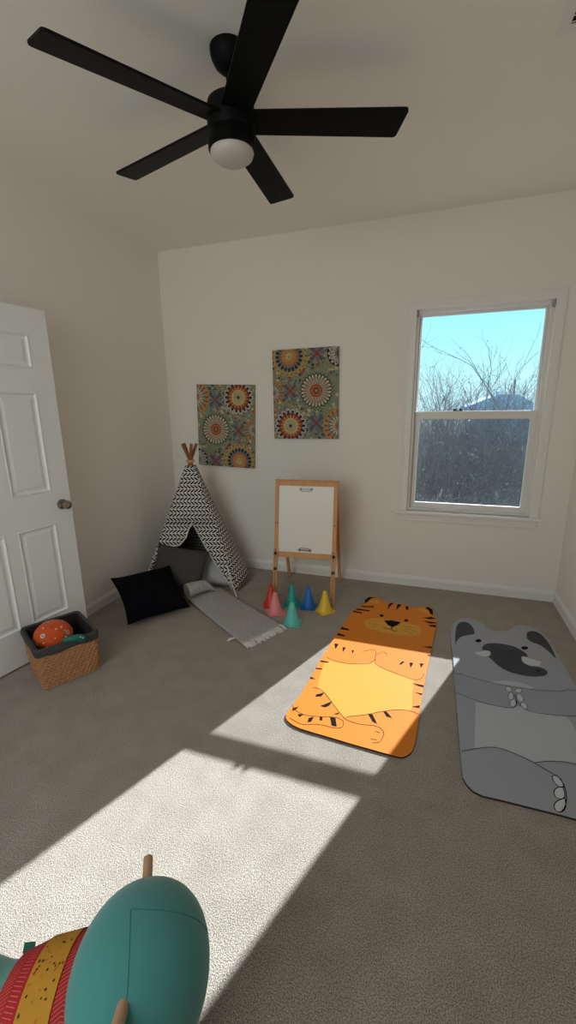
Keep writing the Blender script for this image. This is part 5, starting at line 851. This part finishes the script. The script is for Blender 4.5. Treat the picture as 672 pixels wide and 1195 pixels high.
for i in range(34):
    u = (i + 0.5)/34
    p0 = throw_pt(u, 1.0)
    for k_ in range(2):
        p = p0 + sd*rr.uniform(-0.005, 0.005)
        w_ = sd*rr.uniform(-0.018, 0.018); ln_ = rr.uniform(0.055, 0.078)
        b.tube([BI @ Vector((p.x, p.y, 0.014)), BI @ (Vector((p.x, p.y, 0.013)) + fd*ln_*0.5 + w_*0.3), BI @ (Vector((p.x, p.y, 0.005)) + fd*ln_ + w_)], [0.0042, 0.0045, 0.0028], 5)
for i in range(7):                                       # a loose tuft on the long edge
    p = throw_pt(0, 0.90); w_ = -sd*rr.uniform(0.03, 0.055) + fd*rr.uniform(-0.05, -0.01)
    b.tube([BI @ Vector((p.x, p.y, 0.012)), BI @ (Vector((p.x, p.y, 0.014)) + w_*0.5), BI @ (Vector((p.x, p.y, 0.005)) + w_)], [0.004, 0.0045, 0.003], 5)
tag(b.build('fringe', FRINGE, th, smooth=180), kind='stuff')

# ------------------------------------------------------------------ easel
es = thing('easel', 'pine two-sided easel with a blank whiteboard, standing by the back wall', 'easel', (-0.857, 2.856, 0), R(5))
W2, TH = 0.2375, 0.914
lean_a = math.atan2(0.135, 0.90)
FM = RX(-lean_a)                                        # front face leans back; local z runs up the leg
def bar(name, lo, hi, M, m=WOOD, bev=0.003): b = MB(); b.box(lo, hi, 0, M); return b.build(name, m, es, bevel=bev)
L_ = 0.925
for s_ in (-1, 1):
    x0 = s_*W2
    bar('frame_stile', (min(x0, x0 - s_*0.030), -0.010, 0.33), (max(x0, x0 - s_*0.030), 0.010, L_), FM)
    lg = MB(); xc = x0 - s_*0.015
    lg.box((xc - 0.017, -0.024, 0.004), (xc - 0.003, -0.0102, 0.405), 0, FM); lg.box((xc + 0.001, -0.0236, 0.004), (xc + 0.016, -0.0106, 0.405), 0, FM)
    lo_ = lg.build('front_leg', WOOD, es, bevel=0.002)
    for zz in (0.372, 0.252):
        k_ = MB(); k_.lathe([(0.0115, 0), (0.0115, 0.006), (0.007, 0.010), (0, 0.0105)], 16, 0, FM @ T(xc, -0.024, zz) @ RX(R(90)))
        k_.build('bolt', SCREW, lo_, smooth=40)
    k_ = MB(); k_.box((xc - 0.012, -0.0125, 0.60), (xc + 0.012, -0.0098, 0.607), 0, FM); k_.build('stile_joint', POLE, es)
bar('top_rail', (-W2 + 0.030, -0.010, L_ - 0.036), (W2 - 0.030, 0.010, L_), FM)
bar('bottom_rail', (-W2 + 0.030, -0.012, 0.345), (W2 - 0.030, 0.010, 0.385), FM)
bar('top_cap', (-W2 - 0.002, -0.012, L_), (W2 + 0.002, 0.030, L_ + 0.010), FM)
b = MB(); b.box((-W2 + 0.028, -0.004, 0.383), (W2 - 0.028, 0.004, L_ - 0.034), 0, FM); b.build('whiteboard', BOARD, es)
def clip(zz, up):
    b = MB()
    b.box((-0.036, -0.013, zz - 0.004), (0.036, -0.004, zz + 0.004), 0, FM)
    for s_ in (-1, 1): b.lathe([(0.010, 0), (0.010, 0.006), (0.005, 0.010)], 12, 0, FM @ T(s_*0.040, -0.004, zz) @ RX(R(90)))
    b.tube([FM @ Vector(p) for p in ((-0.038, -0.014, zz), (-0.034, -0.016, zz + up*0.016), (0.034, -0.016, zz + up*0.016), (0.038, -0.014, zz))], 0.0022, 6)
    b.build('paper_clip', CLIP, es)
clip(0.866, -1); clip(0.405, 1)
# rear frame
hy, hz_ = 0.150, 0.905
foot_y = 0.475
ra = math.atan2(foot_y - hy, hz_)
RM = T(0, foot_y, 0) @ RX(ra)
RL = hz_/math.cos(ra)
for s_ in (-1, 1):
    x0 = s_*(W2 - 0.004)
    bar('rear_leg', (min(x0, x0 - s_*0.026), -0.009, 0.004), (max(x0, x0 - s_*0.026), 0.009, RL), RM)
bar('rear_rail', (-W2 + 0.03, -0.009, RL - 0.034), (W2 - 0.03, 0.009, RL), RM)
bar('rear_rail', (-W2 + 0.03, -0.009, 0.40), (W2 - 0.03, 0.009, 0.435), RM)
b = MB(); b.box((-W2 + 0.03, -0.004, 0.435), (W2 - 0.03, 0.004, RL - 0.034), 0, RM); b.build('blackboard', mat('chalkboard', (0.02, 0.022, 0.02, 1), 0.8), es)
for s_ in (-1, 1):
    b = MB(); b.tube([FM @ Vector((s_*(W2 - 0.045), 0.011, 0.44)), Vector((s_*(W2 - 0.045), foot_y - 0.155, 0.43))], 0.004, 6); b.build('spreader', SCREW, es)

# ------------------------------------------------------------------ cones
def cone(label, col, x, y_, rz, h=0.160):
    m = mat('cone_' + col[0], col[1], 0.5, coat=0.1)
    c_ = thing('sport_cone', label, 'cone', (x, y_, 0), rz, 'small sport cones in front of the easel')
    b = MB(); s_ = 0.060
    pts = []
    for cx_, cy_, a0 in ((s_, s_, 0), (-s_, s_, 90), (-s_, -s_, 180), (s_, -s_, 270)):
        for k_ in range(4):
            a = R(a0 + 30*k_); q = 0.010
            pts.append((cx_ - math.copysign(q, cx_) + q*math.cos(a), cy_ - math.copysign(q, cy_) + q*math.sin(a)))
    b.prism(pts, 0.0005, 0.007); b.build('base', m, c_, bevel=0.0015)
    b = MB()
    b.lathe([(0.053, 0.007), (0.052, 0.012), (0.046, 0.030), (0.0445, 0.032), (0.036, 0.068), (0.0345, 0.070), (0.0215, 0.125), (0.0205, 0.127), (0.0135, h - 0.002), (0.0115, h), (0.009, h - 0.001), (0.009, h - 0.03)], 28, cap=False)
    b.build('cone_body', m, c_, smooth=50)
cone('red sport cone standing behind the pink cone', ('red', srgb(206, 58, 38)), -1.080, 2.748, R(20))
cone('pink sport cone at the left front of the group', ('pink', srgb(232, 140, 140)), -1.005, 2.635, R(38))
cone('light aqua sport cone nearest the camera', ('aqua', srgb(100, 198, 186)), -0.838, 2.520, R(8))
cone('dark green-teal sport cone behind the light aqua cone', ('teal', srgb(26, 158, 144)), -0.930, 2.795, R(12))
cone('blue sport cone between the dark teal and yellow cones', ('blue', srgb(24, 110, 192)), -0.800, 2.795, R(8))
cone('yellow sport cone beside the right easel leg', ('yellow', srgb(232, 192, 52)), -0.668, 2.765, R(52))

# ------------------------------------------------------------------ basket with ball
E1 = Vector((0.475, 0.880, 0)); E2 = Vector((-0.880, 0.475, 0))
bk = thing('wicker_basket', 'rectangular wicker basket with dark cloth liner standing against the open door', 'basket', (-1.886, 1.438, 0))
bk.matrix_world = frame((-1.872, 1.442, 0), E1, E2, (0, 0, 1))
BX, BY, BH = 0.280, 0.305, 0.237                       # bottom footprint, height
def bas_ring(z, out=0.0, n_=18, r_=0.022):
    k_ = 0.012*z/BH + out
    x0, x1, y0, y1 = -k_, BX + k_, -k_, BY + k_
    pts = []
    for cx_, cy_, a0 in ((x1 - r_, y1 - r_, 0), (x0 + r_, y1 - r_, 90), (x0 + r_, y0 + r_, 180), (x1 - r_, y0 + r_, 270)):
        for q in range(5):
            a = R(a0 + 22.5*q); pts.append(Vector((cx_ + r_*math.cos(a), cy_ + r_*math.sin(a), z)))
    # resample evenly
    per = [0]; P_ = pts + [pts[0]]
    for a_, c_ in zip(P_, P_[1:]): per.append(per[-1] + (c_ - a_).length)
    out_ = []; N = n_*4; j = 0
    for i in range(N):
        d = per[-1]*i/N
        while per[j+1] < d: j += 1
        t = (d - per[j])/(per[j+1] - per[j] + 1e-9); out_.append(P_[j].lerp(P_[j+1], t))
    return out_
b = MB()
b.box((0.006, 0.006, 0.002), (BX - 0.006, BY - 0.006, 0.010), 1)
rngs = [bas_ring(z, -0.006) for z in (0.006, BH)]
N = len(rngs[0])
b.add(rngs[0] + rngs[1], [(i, (i+1) % N, N + (i+1) % N, N + i) for i in range(N)], 1)
rows_ = 14
for r_ in range(rows_):                                # each course is a two-strand twist
    z = 0.010 + (BH - 0.016)*r_/(rows_ - 1)
    ring = bas_ring(z, 0.0, 36)
    c_ = Vector((BX/2, BY/2, z))
    for st in (0, 1):
        P_ = []
        for i, p in enumerate(ring):
            d = (p - c_); d.normalize()
            th_ = 2*math.pi*i/6 + st*math.pi + r_*2.1
            P_.append(p + d*(0.0042*math.cos(th_)) + Vector((0, 0, 0.0050*math.sin(th_))))
        b.tube(P_, 0.0054, 5, 0, closed=True)
b.build('woven_body', [WICKER, WICKER_D], bk, smooth=60)
b = MB()
def ring_quad(A_, B_, mi=0): n0 = len(A_); b.add(A_ + B_, [(i, (i+1) % n0, n0 + (i+1) % n0, n0 + i) for i in range(n0)], mi)
Ls = [bas_ring(BH - 0.036, 0.0095), bas_ring(BH - 0.016, 0.012), bas_ring(BH + 0.004, 0.009), bas_ring(BH + 0.012, 0.004), bas_ring(BH + 0.006, -0.010), bas_ring(BH - 0.03, -0.014), bas_ring(0.016, -0.018)]
for ri, L1 in enumerate(Ls):
    for i, p in enumerate(L1): p.z += 0.004*math.sin(i*0.7 + ri) if ri == 0 else 0
for k_ in range(6): ring_quad(Ls[k_], Ls[k_+1], 0 if k_ < 4 else 1)
b.add(Ls[6], [tuple(range(len(Ls[6])))], 1)
b.build('cloth_liner', [LINER, LINER_IN], bk, smooth=180)

ball_c = bk.matrix_world @ Vector((0.112, 0.175, 0.205))
bl = thing('plush_ball', 'orange fabric ball with white ringed dots sitting in the wicker basket', 'ball', ball_c)
bl.rotation_euler = (R(10), R(8), R(25))
b = MB()
RBx, RBz = 0.102, 0.086
def ballp(la, lo, k_=1.0):
    return Vector((RBx*k_*math.cos(la)*math.cos(lo), RBx*k_*math.cos(la)*math.sin(lo), RBz*k_*math.sin(la)))
b.grid(lambda u, v_: ballp((v_ - 0.5)*math.pi, u*2*math.pi), 40, 24)
rr = random.Random(11)
dots = b
def dot(la, lo, r_, mi, k_):
    p0 = ballp(la, lo, k_); n_ = p0.normalized(); a_ = n_.orthogonal().normalized(); c_ = n_.cross(a_)
    ring = []
    for i in range(14):
        q = p0 + (a_*math.cos(2*math.pi*i/14) + c_*math.sin(2*math.pi*i/14))*r_
        s_ = math.sqrt((q.x/RBx)**2 + (q.y/RBx)**2 + (q.z/RBz)**2); ring.append(q/s_*k_)
    dots.add([p0] + ring, [(0, i+1, (i+1) % 14 + 1) for i in range(14)], mi + 1)
for la, lo in [(0.55, -0.15), (0.75, -1.9), (0.1, -0.8), (0.15, -2.1), (0.0, -1.45), (-0.1, -0.2), (0.2, 0.5), (0.7, 1.2), (0.9, 2.6), (0.1, 1.7), (0.0, 2.7), (-0.1, -2.9)]:
    dot(la, lo, 0.0125, 0, 1.006); dot(la, lo, 0.0068, 1, 1.010); dot(la, lo, 0.0032, 0, 1.013)
for i in range(46): dot(rr.uniform(-0.5, 1.3), rr.uniform(0, 6.28), rr.uniform(0.003, 0.006), rr.choice([0, 0, 2, 2]), 1.005)
b.build('ball_cover', [ORANGE, WHITE, SCREW, DARKRED], bl, smooth=180)

# flat teal toy lying over the front lip of the basket
ty = bk.matrix_world @ Vector((0.178, -0.004, BH + 0.012))
t_ = thing('rubber_toy', 'teal rubbery toy draped over the front lip of the wicker basket', 'toy', ty)
t_.matrix_world = frame(ty, E1, E2, (0, 0, 1))
b = MB()
b.tube([(-0.062, -0.004, 0.004), (-0.03, -0.018, 0.006), (0.005, -0.022, 0.004), (0.032, -0.022, -0.006), (0.050, -0.022, -0.018)], [0.009, 0.014, 0.017, 0.016, 0.010], 12)
b.tube([(0.0, -0.023, 0.0), (0.022, -0.027, -0.016), (0.036, -0.028, -0.030)], [0.010, 0.010, 0.007], 10)
b.build('toy_body', TEALTOY, t_, smooth=180)
b = MB()
for q in ((0.018, -0.037, 0.006), (0.030, -0.037, -0.004)): b.lathe([(0.004, 0), (0.003, 0.003), (0, 0.004)], 10, 0, T(*q) @ RX(R(90)))
b.build('toy_eye', WHITE, t_)

# ------------------------------------------------------------------ rocking plush at the camera's feet
pl = thing('plush_rocker', 'teal plush ride-on rocker with wooden handles and red saddle, nearest the camera', 'rocking toy', (-0.482, 0.471, 0), R(22.7))
HC = Vector((0, 0, 0.36)); HR = (0.133, 0.149, 0.132)
def head_pt(la, lo, k_=1.0):
    f = lambda a_: math.copysign(abs(a_)**0.95, a_)
    return HC + Vector((HR[0]*f(math.cos(la))*f(math.cos(lo)), HR[1]*f(math.cos(la))*f(math.sin(lo)), HR[2]*f(math.sin(la))))*k_
b = MB(); b.grid(lambda u, v_: head_pt((v_ - 0.5)*math.pi, u*2*math.pi), 56, 32)
head = b.build('head', PLUSH, pl, smooth=180, weld=True)
def on_head(x, y_):
    """the point of the head's upper surface over local x, y"""
    e_ = 2/0.95
    q = max(0.0, 1 - (abs(x)/HR[0])**e_ - (abs(y_)/HR[1])**e_)
    return Vector((x, y_, HC.z + HR[2]*q**(1/e_) - 0.0001))
s_ = MB()
def along(P_, n_=8):
    out_ = []
    for (x0, y0), (x1, y1) in zip(P_, P_[1:]): out_ += [(x0 + (x1-x0)*k_/n_, y0 + (y1-y0)*k_/n_) for k_ in range(n_)]
    return out_ + [P_[-1]]
s_.tube([on_head(*q) for q in along([(-0.016, 0.025), (-0.007, -0.010), (0.0, -0.040), (0.005, -0.066), (0.008, -0.087), (0.010, -0.115), (0.010, -0.135)])], 0.0010, 5)
s_.tube([on_head(*q) for q in along([(-0.016, 0.025), (0.022, 0.022), (0.054, 0.023), (0.086, 0.027), (0.112, 0.034), (0.126, 0.040)])], 0.0010, 5)
s_.build('seam', SEAM, head, smooth=180)
# body, neck and rump as one soft shape behind the head
segs_ = 28
prof = [(-0.03, 0.085, 0.09, 0.30), (-0.075, 0.108, 0.116, 0.275), (-0.12, 0.118, 0.128, 0.268), (-0.20, 0.124, 0.134, 0.265), (-0.25, 0.116, 0.126, 0.266), (-0.275, 0.112, 0.122, 0.272), (-0.31, 0.128, 0.138, 0.285), (-0.37, 0.152, 0.158, 0.300), (-0.44, 0.150, 0.155, 0.305), (-0.50, 0.115, 0.12, 0.305), (-0.54, 0.065, 0.07, 0.305), (-0.555, 0.004, 0.004, 0.305)]
b = MB()
ybend = lambda x: 0.23*min(0, x + 0.09)
rows_b = [[Vector((x, ybend(x) + ry*math.cos(2*math.pi*i/segs_), cz_ + rz_*math.sin(2*math.pi*i/segs_))) for i in range(segs_)] for x, ry, rz_, cz_ in prof]
vs = [p for r_ in rows_b for p in r_]
b.add(vs, [(j*segs_ + i, j*segs_ + (i+1) % segs_, (j+1)*segs_ + (i+1) % segs_, (j+1)*segs_ + i) for j in range(len(prof)-1) for i in range(segs_)])
b.build('body', PLUSH_P, pl, smooth=180, subsurf=1)
def body_pt(x, a, lift):
    for (x0, a0, b0_, c0), (x1, a1, b1, c1) in zip(prof, prof[1:]):
        if x1 <= x <= x0:
            t = (x - x0)/(x1 - x0); ry, rz_, cz_ = a0+(a1-a0)*t, b0_+(b1-b0_)*t, c0+(c1-c0)*t
            return Vector((x, ybend(x) + (ry+lift)*math.cos(a), cz_ + (rz_+lift)*math.sin(a)))
# saddle blanket wrapped over the body, its weave and flecks printed in the cloth
SX0, SX1 = -0.106, -0.246
def wrap(b, x0, x1, a0, a1, lift, nu, nv, mi):
    b.grid(lambda u, v_: body_pt(x0 + (x1-x0)*u, a0 + (a1-a0)*v_, lift), nu, nv, mi)
sd_ = MB()
wrap(sd_, SX0, SX1, R(-15), R(195), 0.009, 14, 44, 0)
wrap(sd_, SX0, SX0 - 0.0001, R(-15), R(195), 0.0, 1, 44, 0)
a_ = [body_pt(SX0, R(-15 + 210*k_/44), 0.009) for k_ in range(45)]; c_ = [body_pt(SX0, R(-15 + 210*k_/44), -0.004) for k_ in range(45)]
sd_.add(a_ + c_, [(k_, k_+1, 46+k_, 45+k_) for k_ in range(44)], 0)
a_ = [body_pt(SX1, R(-15 + 210*k_/44), 0.009) for k_ in range(45)]; c_ = [body_pt(SX1, R(-15 + 210*k_/44), -0.004) for k_ in range(45)]
sd_.add(a_ + c_, [(k_, 45+k_, 46+k_, k_+1) for k_ in range(44)], 0)
for xa, sgn in ((SX0 - 0.009, 1), (SX0 - 0.026, -1), (SX1 + 0.011, -1), (SX1 + 0.031, 1)):
    for k_ in range(64):
        a = R(-5 + 190*k_/64); x0_, x1_ = xa - 0.0085, xa + 0.0085; d1 = R(1.6)*sgn
        sd_.add([body_pt(x0_, a - d1, 0.0096), body_pt(x1_, a + d1, 0.0096), body_pt(x1_, a + d1 + R(0.6), 0.0096), body_pt(x0_, a - d1 + R(0.6), 0.0096)], [(0, 1, 2, 3)], 1)
sad = sd_.build('saddle', [SAD_R, SAD_P], pl, smooth=180)
YX0, YX1 = SX0 - 0.036, SX1 + 0.046
sd_ = MB(); wrap(sd_, YX0, YX1, R(-15), R(195), 0.0112, 6, 44, 0); rr = random.Random(5)
for i in range(95):
    x, a = rr.uniform(YX0 - 0.004, YX1 + 0.004), R(rr.uniform(0, 180)); lx, la_, mi = rr.uniform(0.0014, 0.0026), R(rr.uniform(0.8, 2.0)), rr.choice([1, 1, 2, 3])
    sd_.add([body_pt(x - lx, a, 0.0117), body_pt(x, a - la_, 0.0117), body_pt(x + lx, a, 0.0117), body_pt(x, a + la_, 0.0117)], [(0, 1, 2, 3)], mi)
sd_.build('saddle_strip', [SAD_Y, SAD_D, SAD_O, SAD_R], sad, smooth=180)
sd_ = MB()
sd_.box((-0.011, -0.0015, 0), (0.011, 0.0015, 0.017), 0, T(*body_pt(SX1 - 0.004, R(38), 0.004)) @ RX(R(-45)))
sd_.build('cloth_tag', GREENTAG, sad)
# turned wooden handles that stick out of both sides of the head
RW = Matrix.Rotation(-R(22.7), 4, 'Z') @ T(0.482, -0.471, 0)
for p, q in ((Vector((-0.566, 0.618, 0.440)), Vector((-0.505, 0.520, 0.410))), (Vector((-0.386, 0.240, 0.487)), Vector((-0.464, 0.440, 0.443)))):
    p, q = RW @ p, RW @ q
    b = MB(); d = (q - p).normalized()
    b.tube([p, p + d*0.0025, p + d*0.007, q], [0.005, 0.0095, 0.0108, 0.0108], 14)
    b.build('handle', DOWEL, pl, smooth=50)
# rockers under the toy
for yo in (-0.105, 0.105):
    b = MB(); n_ = 20; up_, lo__ = [], []
    for i in range(n_ + 1):
        x = -0.58 + 0.655*i/n_; t = (i/n_ - 0.5)*2
        z = 0.004 + 0.075*t**4 + 0.025*t*t
        lo__.append((x, z)); up_.append((x, z + 0.045))
    b.prism(lo__ + list(reversed(up_)), -0.0125, 0.0125, 0, frame((0, yo, 0), (1, 0, 0), (0, 0, 1), (0, -1, 0)))
    b.build('rocker_runner', NAVY, pl, bevel=0.003)
for xo in (-0.42, -0.20, 0.02):
    b = MB(); b.box((xo - 0.03, -0.118, 0.045), (xo + 0.03, 0.118, 0.065)); b.box((xo - 0.02, -0.04, 0.06), (xo + 0.02, 0.04, 0.25)); b.build('cross_bar', NAVY, pl, bevel=0.003)

# ------------------------------------------------------------------ outside
GZ = -0.55
GRASS = mat('winter_grass', (0.13, 0.125, 0.085, 1), 0.95, var=0.45, scale=3)
b = MB(); b.box((-60, ROOM_B + WT + 0.01, GZ - 0.2), (60, 150, GZ)); struct('ground', b, GRASS)
BARK = mat('bare_twig_bark', (0.16, 0.15, 0.155, 1), 0.9, var=0.75, scale=7)
BARK2 = mat('grey_twig_bark', (0.26, 0.255, 0.28, 1), 0.9, var=0.75, scale=7)
LEAFD = mat('dry_leaf', (0.34, 0.32, 0.26, 1), 0.8, var=0.4, scale=5)
def bush_mesh(seed, height, spread, stems, levels, r0, kids=3, wig=0.30, fork=0.95):
    rr = random.Random(seed); b = MB(); leaves = MB()
    def grow(p, d, ln, r_, lv):
        k_ = 3; pts = [p]; q = p
        for i in range(k_):
            d = (d + Vector((rr.uniform(-1, 1), rr.uniform(-1, 1), rr.uniform(-0.6, 0.8)))*wig).normalized()
            q = q + d*ln/k_; pts.append(q)
        b.tube(pts, [r_*(1 - 0.5*i/k_) for i in range(k_ + 1)], 3, 0, cap=False)
        if lv > 0:
            for j in range(kids):
                bp_ = pts[rr.randint(1, k_)]
                nd = (d + Vector((rr.uniform(-1, 1), rr.uniform(-1, 1), rr.uniform(-0.5, 0.9)))*fork).normalized()
                grow(bp_, nd, ln*rr.uniform(0.45, 0.7), r_*0.55, lv - 1)
        elif rr.random() < 0.14:
            a_ = Vector((rr.uniform(-1, 1), rr.uniform(-1, 1), rr.uniform(-1, 1))).normalized()*0.018; c_ = a_.orthogonal().normalized()*0.010
            leaves.add([q - a_, q + c_, q + a_, q - c_], [(0, 1, 2, 3)])
    for i in range(stems):
        a = rr.uniform(0, 6.283); rad = rr.uniform(0, 1)**0.6
        p = Vector((math.cos(a)*rad*spread*0.75, math.sin(a)*rad*spread*0.4, 0))
        d = Vector((math.cos(a)*rad*0.45 + rr.uniform(-.15, .15), math.sin(a)*rad*0.3, 1)).normalized()
        grow(p, d, height*rr.uniform(0.35, 0.62), r0*rr.uniform(0.6, 1.1), levels)
    return b, leaves
def bush(name, label, cat, loc, seed, height, spread, stems, levels, r0, m, group, kids=3, wig=0.30, fork=0.95):
    root = thing(name, label, cat, loc, 0, group)
    b, lv = bush_mesh(seed, height, spread, stems, levels, r0, kids, wig, fork)
    tag(b.build('branches', m, root), kind=None)
    if lv.f: lv.build('dry_leaves', LEAFD, root)
    return root
bg_ = 'bare shrubs outside the window'
bush('bare_shrub', 'dense bare shrub filling the left of the lower window pane', 'shrub', (0.05, 6.6, GZ), 1, 2.35, 1.0, 80, 3, 0.011, BARK, bg_, 4)
bush('bare_shrub', 'dense bare shrub filling the middle of the lower window pane', 'shrub', (0.85, 7.1, GZ), 2, 2.35, 1.0, 80, 3, 0.011, BARK2, bg_, 4)
bush('bare_shrub', 'dense bare shrub at the right of the lower window pane', 'shrub', (1.75, 7.6, GZ), 3, 2.35, 1.0, 70, 3, 0.011, BARK2, bg_, 4)
bush('bare_shrub', 'bare shrub standing beyond the left edge of the window', 'shrub', (-1.3, 7.6, GZ), 4, 2.35, 0.9, 34, 3, 0.011, BARK, bg_, 4)
bush('bare_tree', 'bare branching tree rising highest against the sky in the upper pane', 'tree', (1.15, 10.6, GZ), 21, 3.1, 0.40, 6, 4, 0.028, BARK, None, 3, 0.16, 0.62)
bush('bare_tree', 'lower bare tree with fine twigs at the left of the upper pane', 'tree', (-0.25, 10.4, GZ), 8, 2.45, 1.2, 20, 4, 0.020, BARK, None, 3, 0.22, 0.75)

# neighbouring house and pole
SIDING = mat('blue_grey_siding', srgb(214, 224, 240), 0.7, var=0.12, scale=2)
ROOF = mat('roof_shingle', srgb(204, 220, 244), 0.8, var=0.2, scale=8)
hs = thing('neighbour_house', 'blue-grey neighbouring house with a stepped roof seen through the upper pane', 'house', (3.9, 27.0, GZ - 0.55))
b = MB(); b.box((-1.9, 0, 0), (1.6, 6, 2.15)); b.build('wall', SIDING, hs)
b = MB()
for i in range(24): b.box((-1.86 + i*0.146, -0.03, 0), (-1.83 + i*0.146, 0, 2.15))
b.build('siding_batten', mat('pale_batten', srgb(222, 232, 244), 0.7), hs)
b = MB()
for i in range(2):
    b.box((-1.1 + i*1.6, -0.05, 0.8), (-0.4 + i*1.6, -0.002, 1.8))
    b.build('house_window', MATS['grey_plastic'], hs); b = MB()
b = MB(); M_ = frame((0, -0.3, 2.1), (1, 0, 0), (0, 0, 1), (0, -1, 0))
b.prism([(-2.2, 0), (1.95, 0), (1.95, 0.10), (0.35, 0.98), (-0.65, 0.98), (-2.2, 0.35)], -6.6, 0, 0, M_)
b.build('roof', ROOF, hs)
b = MB(); b.box((-0.55, 1.2, 2.9), (-0.25, 1.6, 3.22)); b.box((-0.58, 1.17, 3.22), (-0.22, 1.63, 3.27)); b.build('chimney', SIDING, hs)
b = MB(); b.tube([(0, 0, 0), (0.01, 0, 3.72), (0.01, 0, 3.74), (0.01, 0, 3.80)], [0.075, 0.05, 0.02, 0.02], 10)
up_ = b.build('utility_pole', BARK, None, smooth=40); up_.location = (5.45, 36.0, GZ)
tag(up_, 'thin dark utility pole standing behind the neighbouring house', 'utility pole')
